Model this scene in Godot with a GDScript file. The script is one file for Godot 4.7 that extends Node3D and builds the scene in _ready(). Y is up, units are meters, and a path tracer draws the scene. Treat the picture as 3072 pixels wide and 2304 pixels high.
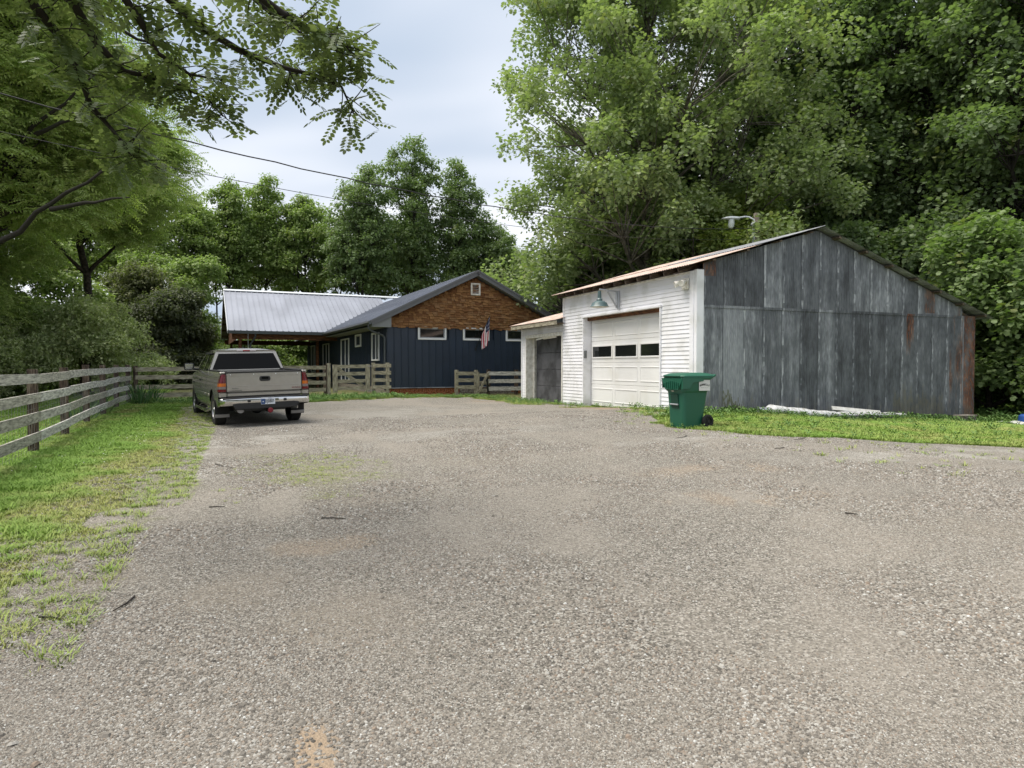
extends Node3D

# ---------------------------------------------------------------- mesh helper
class MB:
	var v := PackedVector3Array()
	var n := PackedVector3Array()
	var uv := PackedVector2Array()
	var uv2 := PackedVector2Array()
	var c := PackedColorArray()
	var ix := PackedInt32Array()

	func vert(p: Vector3, nn: Vector3, t := Vector2.ZERO) -> int:
		v.append(p); n.append(nn); uv.append(t)
		return v.size() - 1

	func face(pts: Array, outward: Vector3, uvs: Array = []) -> void:
		# convex flat polygon, turned so that it faces outward
		var nn := Vector3.ZERO
		for i in range(1, pts.size() - 1):
			nn += (pts[i] - pts[0]).cross(pts[i + 1] - pts[0])
		nn = nn.normalized()
		var flip := nn.dot(outward) < 0.0
		if flip:
			nn = -nn
		var b := v.size()
		for i in pts.size():
			v.append(pts[i]); n.append(nn)
			uv.append(uvs[i] if i < uvs.size() else Vector2(pts[i].x + pts[i].z, pts[i].y))
		for i in range(1, pts.size() - 1):
			if flip:
				ix.append(b); ix.append(b + i); ix.append(b + i + 1)
			else:
				ix.append(b); ix.append(b + i + 1); ix.append(b + i)

	func box(ctr: Vector3, size: Vector3, bs := Basis.IDENTITY, uo := Vector2.ZERO) -> void:
		var h := size * 0.5
		var la := 0
		if size.y > size[la]: la = 1
		if size.z > size[la]: la = 2
		for ax in 3:
			var a1 := (ax + 1) % 3
			var a2 := (ax + 2) % 3
			for s in [-1.0, 1.0]:
				var pts := []
				var uvs := []
				for q in [[-1.0, -1.0], [1.0, -1.0], [1.0, 1.0], [-1.0, 1.0]]:
					var p := Vector3.ZERO
					p[ax] = h[ax] * s
					p[a1] = h[a1] * q[0]
					p[a2] = h[a2] * q[1]
					pts.append(ctr + bs * p)
					var u := Vector2(p[a1], p[a2])
					if la == a2: u = Vector2(p[a2], p[a1])
					uvs.append(u + uo + Vector2(0.0, 0.37 * ax))
				var o := Vector3.ZERO
				o[ax] = s
				face(pts, bs * o, uvs)

	func cbox(ctr: Vector3, size: Vector3, b: float, bs := Basis.IDENTITY) -> void:
		# box with chamfered edges
		var h := size * 0.5
		var P := func(s: Vector3, ax: int) -> Vector3:
			var p := Vector3(s.x * (h.x - b), s.y * (h.y - b), s.z * (h.z - b))
			p[ax] = s[ax] * h[ax]
			return ctr + bs * p
		for ax in 3:
			var a1 := (ax + 1) % 3
			var a2 := (ax + 2) % 3
			for s in [-1.0, 1.0]:
				var pts := []
				for q in [[-1.0, -1.0], [1.0, -1.0], [1.0, 1.0], [-1.0, 1.0]]:
					var sg := Vector3.ZERO
					sg[ax] = s; sg[a1] = q[0]; sg[a2] = q[1]
					pts.append(P.call(sg, ax))
				var o := Vector3.ZERO
				o[ax] = s
				face(pts, bs * o)
				for t in [-1.0, 1.0]:
					# edge along a2 between faces ax and a1
					var A := Vector3.ZERO
					A[ax] = s; A[a1] = t; A[a2] = -1.0
					var B := A
					B[a2] = 1.0
					var o2 := Vector3.ZERO
					o2[ax] = s; o2[a1] = t
					face([P.call(A, ax), P.call(B, ax), P.call(B, a1), P.call(A, a1)], bs * o2)
		for x in [-1.0, 1.0]:
			for y in [-1.0, 1.0]:
				for z in [-1.0, 1.0]:
					var s := Vector3(x, y, z)
					face([P.call(s, 0), P.call(s, 1), P.call(s, 2)], bs * s)

	func board(p0: Vector3, p1: Vector3, w: float, t: float, side: Vector3, uo := Vector2.ZERO) -> void:
		# plank from p0 to p1; side = direction of its thickness
		var x := (p1 - p0).normalized()
		var z := (side - x * side.dot(x)).normalized()
		var y := z.cross(x)
		box((p0 + p1) * 0.5, Vector3((p1 - p0).length(), w, t), Basis(x, y, z), uo)

	func tube(pts: Array, radii: Array, sides := 8, caps := true) -> void:
		var up := Vector3.UP
		var rings := []
		for i in pts.size():
			var d: Vector3
			if i == 0: d = pts[1] - pts[0]
			elif i == pts.size() - 1: d = pts[i] - pts[i - 1]
			else: d = pts[i + 1] - pts[i - 1]
			d = d.normalized()
			if absf(d.dot(up)) > 0.95: up = Vector3.RIGHT if absf(d.x) < 0.9 else Vector3.BACK
			var a := d.cross(up).normalized()
			var b := a.cross(d).normalized()
			up = b
			var r: float = radii[i] if i < radii.size() else radii[-1]
			var base := v.size()
			for k in sides + 1:
				var th := TAU * k / sides
				var o := a * cos(th) + b * sin(th)
				vert(pts[i] + o * r, o, Vector2(float(k) / sides * 1.0, i * 0.5))
			rings.append(base)
		for i in pts.size() - 1:
			for k in sides:
				var p: int = rings[i] + k
				var q: int = rings[i + 1] + k
				ix.append(p); ix.append(p + 1); ix.append(q)
				ix.append(p + 1); ix.append(q + 1); ix.append(q)
		if caps:
			for e in [0, pts.size() - 1]:
				var d: Vector3 = (pts[0] - pts[1]) if e == 0 else (pts[-1] - pts[-2])
				var ring := []
				for k in sides: ring.append(v[rings[e] + k])
				face(ring, d)

	func lathe(prof: Array, seg: int, xf := Transform3D.IDENTITY) -> void:
		# profile of Vector2(radius, y), turned round y; smooth round, flat along
		for i in prof.size() - 1:
			var a: Vector2 = prof[i]
			var b: Vector2 = prof[i + 1]
			var d := b - a
			var pn := Vector2(d.y, -d.x).normalized()
			var base := v.size()
			for k in seg + 1:
				var th := TAU * k / seg
				var cs := Vector3(cos(th), 0, sin(th))
				var nn := (xf.basis * (cs * pn.x + Vector3.UP * pn.y)).normalized()
				vert(xf * (cs * a.x + Vector3.UP * a.y), nn, Vector2(float(k) / seg, a.y))
				vert(xf * (cs * b.x + Vector3.UP * b.y), nn, Vector2(float(k) / seg, b.y))
			for k in seg:
				var p := base + k * 2
				ix.append(p); ix.append(p + 2); ix.append(p + 1)
				ix.append(p + 1); ix.append(p + 2); ix.append(p + 3)

	func prism(poly: PackedVector2Array, z0: float, z1: float, xf := Transform3D.IDENTITY) -> void:
		# polygon in xy, from z0 to z1
		var tr := Geometry2D.triangulate_polygon(poly)
		for zz in [[z0, -1.0], [z1, 1.0]]:
			for i in range(0, tr.size(), 3):
				var pts := []
				var us := []
				for k in 3:
					var q := poly[tr[i + k]]
					pts.append(xf * Vector3(q.x, q.y, zz[0]))
					us.append(q)
				face(pts, xf.basis * Vector3(0, 0, zz[1]), us)
		var ccw := not Geometry2D.is_polygon_clockwise(poly)
		for i in poly.size():
			var a := poly[i]
			var b := poly[(i + 1) % poly.size()]
			var d := b - a
			var o := Vector3(d.y, -d.x, 0) if ccw else Vector3(-d.y, d.x, 0)
			face([xf * Vector3(a.x, a.y, z0), xf * Vector3(b.x, b.y, z0), xf * Vector3(b.x, b.y, z1), xf * Vector3(a.x, a.y, z1)], xf.basis * o)

	func loft(rings: Array, closed := true, caps := true) -> void:
		# rings of equal point counts, smooth along the ring and between rings
		var m: int = rings[0].size()
		var nr := rings.size()
		var base := v.size()
		var ctr := Vector3.ZERO
		for r in rings:
			for p in r: ctr += p
		ctr /= float(nr * m)
		for i in nr:
			var rc := Vector3.ZERO
			for p in rings[i]: rc += p
			rc /= float(m)
			for k in m:
				var du: Vector3 = rings[i][(k + 1) % m] - rings[i][(k + m - 1) % m] if closed else rings[i][mini(k + 1, m - 1)] - rings[i][maxi(k - 1, 0)]
				var dv: Vector3 = rings[mini(i + 1, nr - 1)][k] - rings[maxi(i - 1, 0)][k]
				var nn := du.cross(dv).normalized()
				if closed and nn.dot(rings[i][k] - rc) < 0.0: nn = -nn
				vert(rings[i][k], nn, Vector2(float(k) / m, float(i) / nr))
		for i in nr - 1:
			for k in (m if closed else m - 1):
				var a := base + i * m + k
				var b := base + i * m + (k + 1) % m
				var a2 := a + m
				var b2 := b + m
				var gn := (v[b] - v[a]).cross(v[a2] - v[a])
				if gn.length_squared() < 1e-14: gn = (v[b2] - v[a2]).cross(v[a2] - v[a])
				if gn.dot(n[a]) < 0.0:
					ix.append(a); ix.append(b); ix.append(a2); ix.append(b); ix.append(b2); ix.append(a2)
				else:
					ix.append(a); ix.append(a2); ix.append(b); ix.append(b); ix.append(a2); ix.append(b2)
		if caps and closed:
			face(rings[0], rings[0][0] - rings[1][0])
			face(rings[-1], rings[-1][0] - rings[-2][0])

	func done() -> ArrayMesh:
		# front faces run clockwise: turn any triangle that disagrees with its normals
		for i in range(0, ix.size(), 3):
			var p := ix[i]
			var q := ix[i + 1]
			var r := ix[i + 2]
			if (v[q] - v[p]).cross(v[r] - v[p]).dot(n[p] + n[q] + n[r]) > 0.0:
				ix[i + 1] = r
				ix[i + 2] = q
		var a := []
		a.resize(Mesh.ARRAY_MAX)
		a[Mesh.ARRAY_VERTEX] = v
		a[Mesh.ARRAY_NORMAL] = n
		a[Mesh.ARRAY_TEX_UV] = uv
		if uv2.size() == v.size(): a[Mesh.ARRAY_TEX_UV2] = uv2
		if c.size() == v.size(): a[Mesh.ARRAY_COLOR] = c
		a[Mesh.ARRAY_INDEX] = ix
		var m := ArrayMesh.new()
		m.add_surface_from_arrays(Mesh.PRIMITIVE_TRIANGLES, a)
		return m

# ---------------------------------------------------------------- scene helpers
var rng := RandomNumberGenerator.new()
var used := {}
var M := {}

func numbered(s: String) -> String:
	if not used.has(s):
		used[s] = 0
		return s
	used[s] += 1
	return "%s_%03d" % [s, used[s]]

func tag(o: Node, label: String, category: String, group := "") -> Node:
	o.set_meta("label", label)
	o.set_meta("category", category)
	if group != "": o.set_meta("group", group)
	return o

func thing(called: String, label: String, category: String, pos := Vector3.ZERO, turn := 0.0, group := "") -> Node3D:
	var o := Node3D.new()
	o.name = numbered(called)
	add_child(o)
	o.position = pos
	o.rotation_degrees.y = turn
	tag(o, label, category, group)
	return o

func put(called: String, mesh, mt: Material, parent: Node = self) -> MeshInstance3D:
	var o := MeshInstance3D.new()
	o.mesh = mesh.done() if mesh is MB else mesh
	o.material_override = mt
	o.name = numbered(called) if parent == self else called
	parent.add_child(o, true)
	return o

func struct(o: Node, kind := "structure") -> Node:
	o.set_meta("kind", kind)
	return o

func mat(col: Color, rough := 0.8, metal := 0.0) -> StandardMaterial3D:
	var m := StandardMaterial3D.new()
	m.albedo_color = col
	m.roughness = rough
	m.metallic = metal
	return m

func lin(r: float, g: float, b: float) -> Color:
	return Color(r, g, b).linear_to_srgb()

func tri_tex(m: StandardMaterial3D, t: Texture2D, scale: float) -> StandardMaterial3D:
	m.albedo_texture = t
	m.uv1_triplanar = true
	m.uv1_world_triplanar = true
	m.uv1_scale = Vector3.ONE * scale
	return m

func nz(seed_: int, freq: float, oct := 4) -> FastNoiseLite:
	var f := FastNoiseLite.new()
	f.seed = seed_
	f.noise_type = FastNoiseLite.TYPE_SIMPLEX_SMOOTH
	f.frequency = freq
	f.fractal_octaves = oct
	return f

func ramp(t: float, cols: Array) -> Color:
	t = clampf(t, 0.0, 0.9999) * (cols.size() - 1)
	var i := int(t)
	return cols[i].lerp(cols[i + 1], t - i)

func img_tex(im: Image) -> ImageTexture:
	return ImageTexture.create_from_image(im)

func speckle(seed_: int, size: int, freq: float, cols: Array, gain := 1.0, oct := 4) -> ImageTexture:
	# seamless noise through a ramp of colours
	var src := nz(seed_, freq, oct).get_seamless_image(size, size)
	src.convert(Image.FORMAT_L8)
	var d := src.get_data()
	var out := PackedByteArray()
	out.resize(size * size * 3)
	var lut := []
	for i in 256:
		lut.append(ramp((i / 255.0 - 0.5) * gain + 0.5, cols))
	for i in size * size:
		var q: Color = lut[d[i]]
		out[i * 3] = int(q.r * 255.0)
		out[i * 3 + 1] = int(q.g * 255.0)
		out[i * 3 + 2] = int(q.b * 255.0)
	return img_tex(Image.create_from_data(size, size, false, Image.FORMAT_RGB8, out))

func grain_tex(seed_: int, w: int, h: int, cols: Array, fu: float, fv: float, gain := 1.4, knots := 0) -> ImageTexture:
	# grain that runs along u
	var a := nz(seed_, 1.0, 3)
	var b := nz(seed_ + 9, 1.0, 3)
	var im := Image.create(w, h, false, Image.FORMAT_RGB8)
	var kn := []
	var r := RandomNumberGenerator.new()
	r.seed = seed_
	for i in knots: kn.append([r.randf() * w, r.randf() * h, r.randf_range(3.0, 7.0)])
	for x in w:
		var t := float(x) / w
		for y in h:
			var yy := float(y)
			var dark := 0.0
			for k in kn:
				var dx: float = (x - k[0]) * 0.35
				var dy: float = y - k[1]
				var q: float = exp(-(dx * dx + dy * dy) / (k[2] * k[2] * 2.0))
				yy += q * signf(dy) * 5.0
				dark += exp(-(dx * dx * 6.0 + dy * dy) / (k[2] * k[2] * 0.5)) * 0.5
			var g: float = lerpf(a.get_noise_2d(x * fu, yy * fv), a.get_noise_2d((x - w) * fu, yy * fv), t)
			var l: float = lerpf(b.get_noise_2d(x * fu * 0.8, yy * fv * 0.15), b.get_noise_2d((x - w) * fu * 0.8, yy * fv * 0.15), t)
			im.set_pixel(x, y, ramp(0.5 + gain * (g * 0.6 + l * 0.5) - dark, cols))
	return img_tex(im)

# ---------------------------------------------------------------- ground height
const GC := [[0, 0, -0.001], [-2.85, -12.3, 0.053], [-3.05, -17.3, 0.166], [-3.25, -22.6, 0.180], [-3.3, -25.4, 0.146], [-0.5, -17, -0.044], [1.3, -17.3, 0.106], [-1.05, -20.6, 0.077], [5.76, -27.9, 0.250], [9.3, -27.4, 0.178], [9.95, -23.2, 0.112], [9.95, -18.4, 0.150], [9.95, -14.4, 0.299], [10, -12.9, 0.337], [14.3, -12.9, 0.011], [20, -12.9, -0.201], [7.8, -10.4, 0.254], [11.7, -6.8, 0.060], [0, 6, -0.000], [-8, -5, -0.052], [3.4, -27.8, 0.190], [-8, -30, 0.201], [0, -40, 0.200], [10, -45, 0.200], [25, -25, -0.201], [25, -8, -0.202], [12, 5, -0.000], [-30, -30, 0.200], [0, -70, 0.300], [40, -60, -0.000], [-30, 10, -0.000], [50, 0, -0.200]]

func gh(x: float, z: float) -> float:
	var s := 0.0
	var w := 0.0
	for q in GC:
		var dx: float = q[0] - x
		var dz: float = q[1] - z
		var k := dx * dx + dz * dz + 6.0
		k = 1.0 / (k * k)
		s += k * q[2]
		w += k
	return s / w

func g3(x: float, z: float, up := 0.0) -> Vector3:
	return Vector3(x, gh(x, z) + up, z)

var HG := PackedFloat32Array()   # cached heights on a half metre grid, for scattering
const HX0 := -40.0
const HZ0 := -80.0
const HN := 200

func ghc(x: float, z: float) -> float:
	var fx := clampf((x - HX0) * 2.0, 0.0, HN * 1.0 - 1.001)
	var fz := clampf((z - HZ0) * 2.0, 0.0, HN * 1.0 - 1.001)
	var i := int(fx)
	var j := int(fz)
	fx -= i
	fz -= j
	var a := HG[i * HN + j]
	var b := HG[(i + 1) * HN + j]
	var c := HG[i * HN + j + 1]
	var d := HG[(i + 1) * HN + j + 1]
	return lerpf(lerpf(a, b, fx), lerpf(c, d, fx), fz)

# ---------------------------------------------------------------- materials
func make_materials() -> void:
	var gcols := [Color(0.44, 0.435, 0.425), Color(0.62, 0.615, 0.60), Color(0.73, 0.72, 0.70), Color(0.80, 0.79, 0.77), Color(0.89, 0.885, 0.87)]
	M.board = []
	var bt := [grain_tex(11, 512, 128, gcols, 0.012, 0.16, 1.35, 5), grain_tex(23, 512, 128, gcols, 0.010, 0.2, 1.35, 4)]
	for q in [[0, Color(1.0, 0.995, 0.985)], [1, Color(0.95, 0.945, 0.93)], [0, Color(0.90, 0.89, 0.865)], [1, Color(1.0, 1.0, 0.995)], [0, Color(0.84, 0.83, 0.80)]]:
		var b := mat(q[1], 0.9)
		b.albedo_texture = bt[q[0]]
		b.uv1_scale = Vector3(0.6, 4.0, 1)
		b.heightmap_enabled = true
		b.heightmap_texture = bt[q[0]]
		b.heightmap_scale = 0.25
		M.board.append(b)
	M.mossy = []
	var mcols := [Color(0.34, 0.325, 0.28), Color(0.50, 0.485, 0.43), Color(0.60, 0.58, 0.53), Color(0.65, 0.645, 0.57), Color(0.74, 0.73, 0.69)]
	for s in [31, 37]:
		var b := mat(Color(0.98, 0.96, 0.93), 0.95)
		b.albedo_texture = grain_tex(s, 512, 128, mcols, 0.012, 0.14, 1.25, 2)
		b.uv1_scale = Vector3(0.6, 4.0, 1)
		M.mossy.append(b)
	var pcols := [Color(0.14, 0.11, 0.09), Color(0.25, 0.20, 0.17), Color(0.36, 0.31, 0.27), Color(0.47, 0.42, 0.37)]
	M.post = mat(Color.WHITE, 0.95)
	M.post.albedo_texture = grain_tex(51, 512, 128, pcols, 0.012, 0.14, 1.6, 3)
	M.post.uv1_scale = Vector3(0.6, 4.0, 1)
	M.bark = tri_tex(mat(Color(0.9, 0.9, 0.9), 0.95), speckle(61, 256, 0.03, [Color(0.10, 0.085, 0.07), Color(0.22, 0.19, 0.16), Color(0.34, 0.31, 0.27)], 1.8), 0.9)
	M.pole_wood = tri_tex(mat(Color(1, 1, 1), 0.9), speckle(65, 256, 0.03, [Color(0.42, 0.38, 0.33), Color(0.55, 0.50, 0.45), Color(0.66, 0.62, 0.57)], 1.6), 0.7)
	M.bark_dark = mat(lin(0.022, 0.018, 0.015), 0.95)
	M.bark_grey = tri_tex(mat(Color(1, 1, 1), 0.95), speckle(67, 256, 0.02, [Color(0.22, 0.20, 0.18), Color(0.36, 0.34, 0.31), Color(0.5, 0.48, 0.44)], 1.8), 0.7)
	# white vinyl with faint dirt
	var vin := speckle(71, 256, 0.012, [Color(0.87, 0.87, 0.86), Color(0.94, 0.94, 0.94), Color(0.96, 0.96, 0.97), Color(0.98, 0.98, 0.99)], 1.4)
	M.vinyl = tri_tex(mat(Color(0.97, 0.97, 0.98), 0.45), vin, 0.33)
	M.trim = tri_tex(mat(Color(0.96, 0.955, 0.94), 0.55), speckle(73, 256, 0.03, [Color(0.84, 0.83, 0.80), Color(0.93, 0.92, 0.90), Color(0.97, 0.97, 0.96)], 1.5), 0.6)
	M.door_white = tri_tex(mat(Color(0.95, 0.95, 0.945), 0.5), speckle(79, 256, 0.008, [Color(0.93, 0.925, 0.91), Color(0.96, 0.96, 0.96), Color(0.98, 0.98, 0.98)], 1.3), 0.3)
	M.grime = tri_tex(mat(Color(1, 1, 1), 0.95), speckle(83, 256, 0.04, [Color(0.42, 0.41, 0.33), Color(0.56, 0.54, 0.47), Color(0.72, 0.71, 0.65)], 2.0), 0.9)
	M.grey_door = tri_tex(mat(Color(0.62, 0.62, 0.64), 0.75), speckle(89, 256, 0.01, [Color(0.42, 0.42, 0.43), Color(0.55, 0.55, 0.56), Color(0.63, 0.63, 0.64)], 2.0), 0.5)
	M.brown_wood = mat(Color(0.95, 0.9, 0.85), 0.85)
	M.brown_wood.albedo_texture = grain_tex(97, 256, 128, [Color(0.20, 0.12, 0.08), Color(0.34, 0.22, 0.14), Color(0.46, 0.31, 0.2), Color(0.55, 0.40, 0.28)], 0.02, 0.15, 1.6, 2)
	M.brown_wood.uv1_scale = Vector3(0.6, 4.0, 1)
	M.dark_wood = tri_tex(mat(Color(1, 1, 1), 0.95), speckle(99, 256, 0.04, [Color(0.26, 0.22, 0.18), Color(0.36, 0.31, 0.26), Color(0.46, 0.41, 0.36)], 1.6), 0.9)
	# navy steel and grey roof steel
	var nav := speckle(101, 256, 0.01, [Color(0.88, 0.88, 0.88), Color(1, 1, 1)], 1.2)
	M.navy = tri_tex(mat(lin(0.022, 0.036, 0.062), 0.42), nav, 0.3)
	M.roof = tri_tex(mat(lin(0.30, 0.32, 0.38), 0.45, 0.2), speckle(103, 256, 0.006, [Color(0.88, 0.88, 0.88), Color(0.97, 0.97, 0.97), Color(1, 1, 1)], 1.5), 0.22)
	M.roof.normal_enabled = true
	var wn := nz(105, 0.012, 3).get_seamless_image(256, 256)
	wn.bump_map_to_normal_map(2.0)
	M.roof.normal_texture = img_tex(wn)
	M.roof.normal_scale = 0.12
	M.fascia = mat(lin(0.115, 0.12, 0.13), 0.5)
	M.gutter = mat(lin(0.075, 0.085, 0.09), 0.4, 0.2)
	M.soffit = mat(lin(0.20, 0.21, 0.215), 0.7)
	M.win_frame = mat(lin(0.78, 0.79, 0.80), 0.4)
	M.win_inner = mat(lin(0.30, 0.31, 0.33), 0.5)
	M.glass = mat(lin(0.012, 0.014, 0.014), 0.06)
	M.glass.metallic_specular = 0.6
	M.glass_tint = mat(lin(0.004, 0.0045, 0.005), 0.05)
	M.glass_tint.metallic_specular = 0.25
	M.osb = tri_tex(mat(Color(1, 1, 1), 0.9), speckle(107, 256, 0.05, [Color(0.38, 0.19, 0.10), Color(0.55, 0.30, 0.16), Color(0.66, 0.40, 0.24), Color(0.58, 0.50, 0.42)], 1.8), 1.0)
	M.concrete = tri_tex(mat(Color(1, 1, 1), 0.95), speckle(109, 256, 0.04, [Color(0.36, 0.33, 0.30), Color(0.50, 0.47, 0.43), Color(0.62, 0.60, 0.56)], 1.6), 1.0)
	M.shake = []
	for q in [Color(0.56, 0.39, 0.23), Color(0.61, 0.44, 0.265), Color(0.67, 0.50, 0.315), Color(0.51, 0.345, 0.20), Color(0.63, 0.48, 0.325)]:
		M.shake.append(tri_tex(mat(q, 0.85), speckle(113, 256, 0.06, [Color(0.72, 0.7, 0.68), Color(1, 1, 1)], 1.6), 1.6))
	# galvanised sheet
	M.galv = tri_tex(mat(lin(0.42, 0.43, 0.45), 0.5, 0.3), speckle(127, 256, 0.02, [Color(0.62, 0.62, 0.63), Color(0.86, 0.86, 0.88), Color(1, 1, 1)], 1.6), 0.5)
	M.roof_tan = tri_tex(mat(lin(0.60, 0.52, 0.47), 0.75), speckle(131, 256, 0.02, [Color(0.78, 0.70, 0.66), Color(0.93, 0.88, 0.86), Color(1, 1, 1)], 1.8), 0.5)
	M.rust = tri_tex(mat(Color(1, 1, 1), 0.95), speckle(137, 256, 0.03, [Color(0.14, 0.09, 0.07), Color(0.30, 0.17, 0.11), Color(0.42, 0.26, 0.18)], 1.8), 1.0)
	M.black_metal = mat(lin(0.012, 0.012, 0.013), 0.5)
	M.black_plastic = mat(lin(0.014, 0.014, 0.015), 0.6)
	M.rubber = mat(lin(0.013, 0.013, 0.013), 0.85)
	M.chrome = mat(Color(0.80, 0.80, 0.80), 0.09, 1.0)
	M.steel = mat(Color(0.62, 0.62, 0.63), 0.35, 0.9)
	M.alu = mat(Color(0.74, 0.75, 0.77), 0.4, 0.6)
	M.alu_light = mat(lin(0.62, 0.65, 0.68), 0.4, 0.2)

# ---------------------------------------------------------------- sky and light
func make_sky() -> void:
	var cam := Camera3D.new()
	cam.name = "camera"
	cam.fov = 59.88
	cam.near = 0.05
	cam.far = 900.0
	cam.position = Vector3(0, 1.4, 0)
	cam.rotation_degrees = Vector3(-1.49, -22.3, 0)
	add_child(cam)
	cam.current = true
	# overcast sky: soft pale cloud with blue-grey bands, the same all round
	var w := 1024
	var h := 512
	var a := nz(5, 1.0, 4)
	var b := nz(8, 1.0, 3)
	var im := Image.create(w, h, false, Image.FORMAT_RGBF)
	var c0 := Vector3(0.44, 0.53, 0.66)
	var c1 := Vector3(0.66, 0.715, 0.81)
	var c2 := Vector3(0.88, 0.90, 0.945)
	for y in h:
		var el := PI * (0.5 - (y + 0.5) / h)
		for x in w:
			var az := TAU * (x + 0.5) / w
			var s := maxf(sin(el), 0.0) + 0.22
			var px := cos(el) * cos(az) / s
			var pz := cos(el) * sin(az) / s
			var u: float = px * 0.85 + pz * 0.5
			var v: float = -px * 0.5 + pz * 0.85
			var n := a.get_noise_2d(u * 0.9 + 3.0, v * 0.42) * 0.75 + b.get_noise_2d(u * 0.35, v * 0.25 + 7.0) * 0.6
			var t := clampf(0.56 + n * 1.05, 0.0, 1.0)
			t = t * t * (3.0 - 2.0 * t)
			var q := c0.lerp(c1, t * 2.0) if t < 0.5 else c1.lerp(c2, t * 2.0 - 1.0)
			im.set_pixel(x, y, Color(q.x, q.y, q.z))
	var pm := PanoramaSkyMaterial.new()
	pm.panorama = img_tex(im)
	var sk := Sky.new()
	sk.sky_material = pm
	var env := Environment.new()
	env.background_mode = Environment.BG_SKY
	env.sky = sk
	env.background_energy_multiplier = 0.36
	env.tonemap_mode = Environment.TONE_MAPPER_LINEAR
	env.tonemap_exposure = 3.4
	env.sdfgi_enabled = true
	env.ssao_enabled = true
	env.ssil_enabled = true
	var we := WorldEnvironment.new()
	we.name = "world_environment"
	we.environment = env
	add_child(we)
	var sun := DirectionalLight3D.new()
	sun.name = "sun"
	sun.light_energy = 0.5
	sun.light_color = Color(1.0, 0.97, 0.92)
	sun.light_angular_distance = 45.0
	sun.shadow_enabled = true
	add_child(sun)
	sun.look_at_from_position(Vector3.ZERO, Vector3(0.38, -1.0, 0.12), Vector3.FORWARD)

# ---------------------------------------------------------------- ground
var LOT := PackedVector2Array()

func make_lot_outline() -> void:
	var raw := [[-1.9, 7], [-1.75, 1], [-1.7, -2.5], [-1.5, -4.3], [-1.25, -5.6], [-1.15, -7.5], [-1.0, -10.6], [-1.06, -14.8], [-1.47, -19], [-1.6, -24.0], [2.35, -24.0], [6.5, -25.2], [9.85, -25.2], [9.85, -13.2], [8.5, -12.3], [7.7, -11.2], [7.5, -9.9], [8.0, -8.75], [9.8, -8.15], [11.05, -7.55], [11.9, -6.7], [14, -5.6], [26, -2.5], [26, 7]]
	var f := nz(17, 0.55, 3)
	for i in raw.size():
		var a := Vector2(raw[i][0], raw[i][1])
		var nx = raw[(i + 1) % raw.size()]
		var b := Vector2(nx[0], nx[1])
		var k := maxi(1, int(a.distance_to(b) / 0.22))
		var nrm := (b - a).orthogonal().normalized()
		for j in k:
			var p := a.lerp(b, float(j) / k)
			LOT.append(p + nrm * f.get_noise_2d(p.x * 2.0, p.y * 2.0) * (0.45 if p.x < 9.8 else 0.06))

func make_ground() -> void:
	HG.resize(HN * HN)
	for i in HN:
		for j in HN:
			HG[i * HN + j] = gh(HX0 + i * 0.5, HZ0 + j * 0.5)
	var xs := [-260.0, -180.0, -120.0, -80.0, -55.0]
	var zs := [-280.0, -200.0, -150.0, -120.0, -100.0, -88.0]
	for i in 160: xs.append(-40.0 + i * 0.5)
	for i in 190: zs.append(-80.0 + i * 0.5)
	for q in [46.0, 60.0, 80.0, 120.0, 180.0, 260.0]: xs.append(q)
	for q in [18.0, 30.0, 60.0, 120.0, 200.0]: zs.append(q)
	var mb := MB.new()
	var nzc := zs.size()
	for x in xs:
		for z in zs:
			var inside: bool = x >= HX0 and x < HX0 + 99.4 and z >= HZ0 and z < HZ0 + 99.4
			mb.vert(Vector3(x, ghc(x, z) if inside else gh(x, z), z), Vector3.UP, Vector2(x, z))
	for i in xs.size() - 1:
		for j in nzc - 1:
			var a := i * nzc + j
			mb.ix.append_array(PackedInt32Array([a, a + nzc, a + 1, a + 1, a + nzc, a + nzc + 1]))
	var soil := mat(Color(1, 1, 1), 0.95)
	tri_tex(soil, speckle(141, 512, 0.02, [Color(0.24, 0.23, 0.13), Color(0.31, 0.33, 0.16), Color(0.37, 0.39, 0.19), Color(0.46, 0.42, 0.29)], 1.8, 5), 0.35)
	struct(put("ground", mb, soil))
	# gravel sheet, clipped to the outline of the lot
	var gv := MB.new()
	var x0 := -3.0
	var cell := 0.5
	for i in 60:
		for j in 68:
			var ax := x0 + i * cell
			var az := -26.0 + j * cell
			var sq := PackedVector2Array([Vector2(ax, az), Vector2(ax + cell, az), Vector2(ax + cell, az + cell), Vector2(ax, az + cell)])
			for poly in Geometry2D.intersect_polygons(sq, LOT):
				var tr := Geometry2D.triangulate_polygon(poly)
				var b := gv.v.size()
				for p in poly:
					gv.vert(Vector3(p.x, ghc(p.x, p.y) + 0.014, p.y), Vector3.UP, p)
					gv.uv2.append(Vector2((p.x + 4.0) / 34.0, (p.y + 27.0) / 34.0))
				for k in range(0, tr.size(), 3):
					var A := poly[tr[k]]
					var B := poly[tr[k + 1]]
					var C := poly[tr[k + 2]]
					if (B - A).cross(C - A) > 0.0:
						gv.ix.append_array(PackedInt32Array([b + tr[k], b + tr[k + 1], b + tr[k + 2]]))
					else:
						gv.ix.append_array(PackedInt32Array([b + tr[k], b + tr[k + 2], b + tr[k + 1]]))
	struct(put("gravel_lot", gv, gravel_material()))

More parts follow.
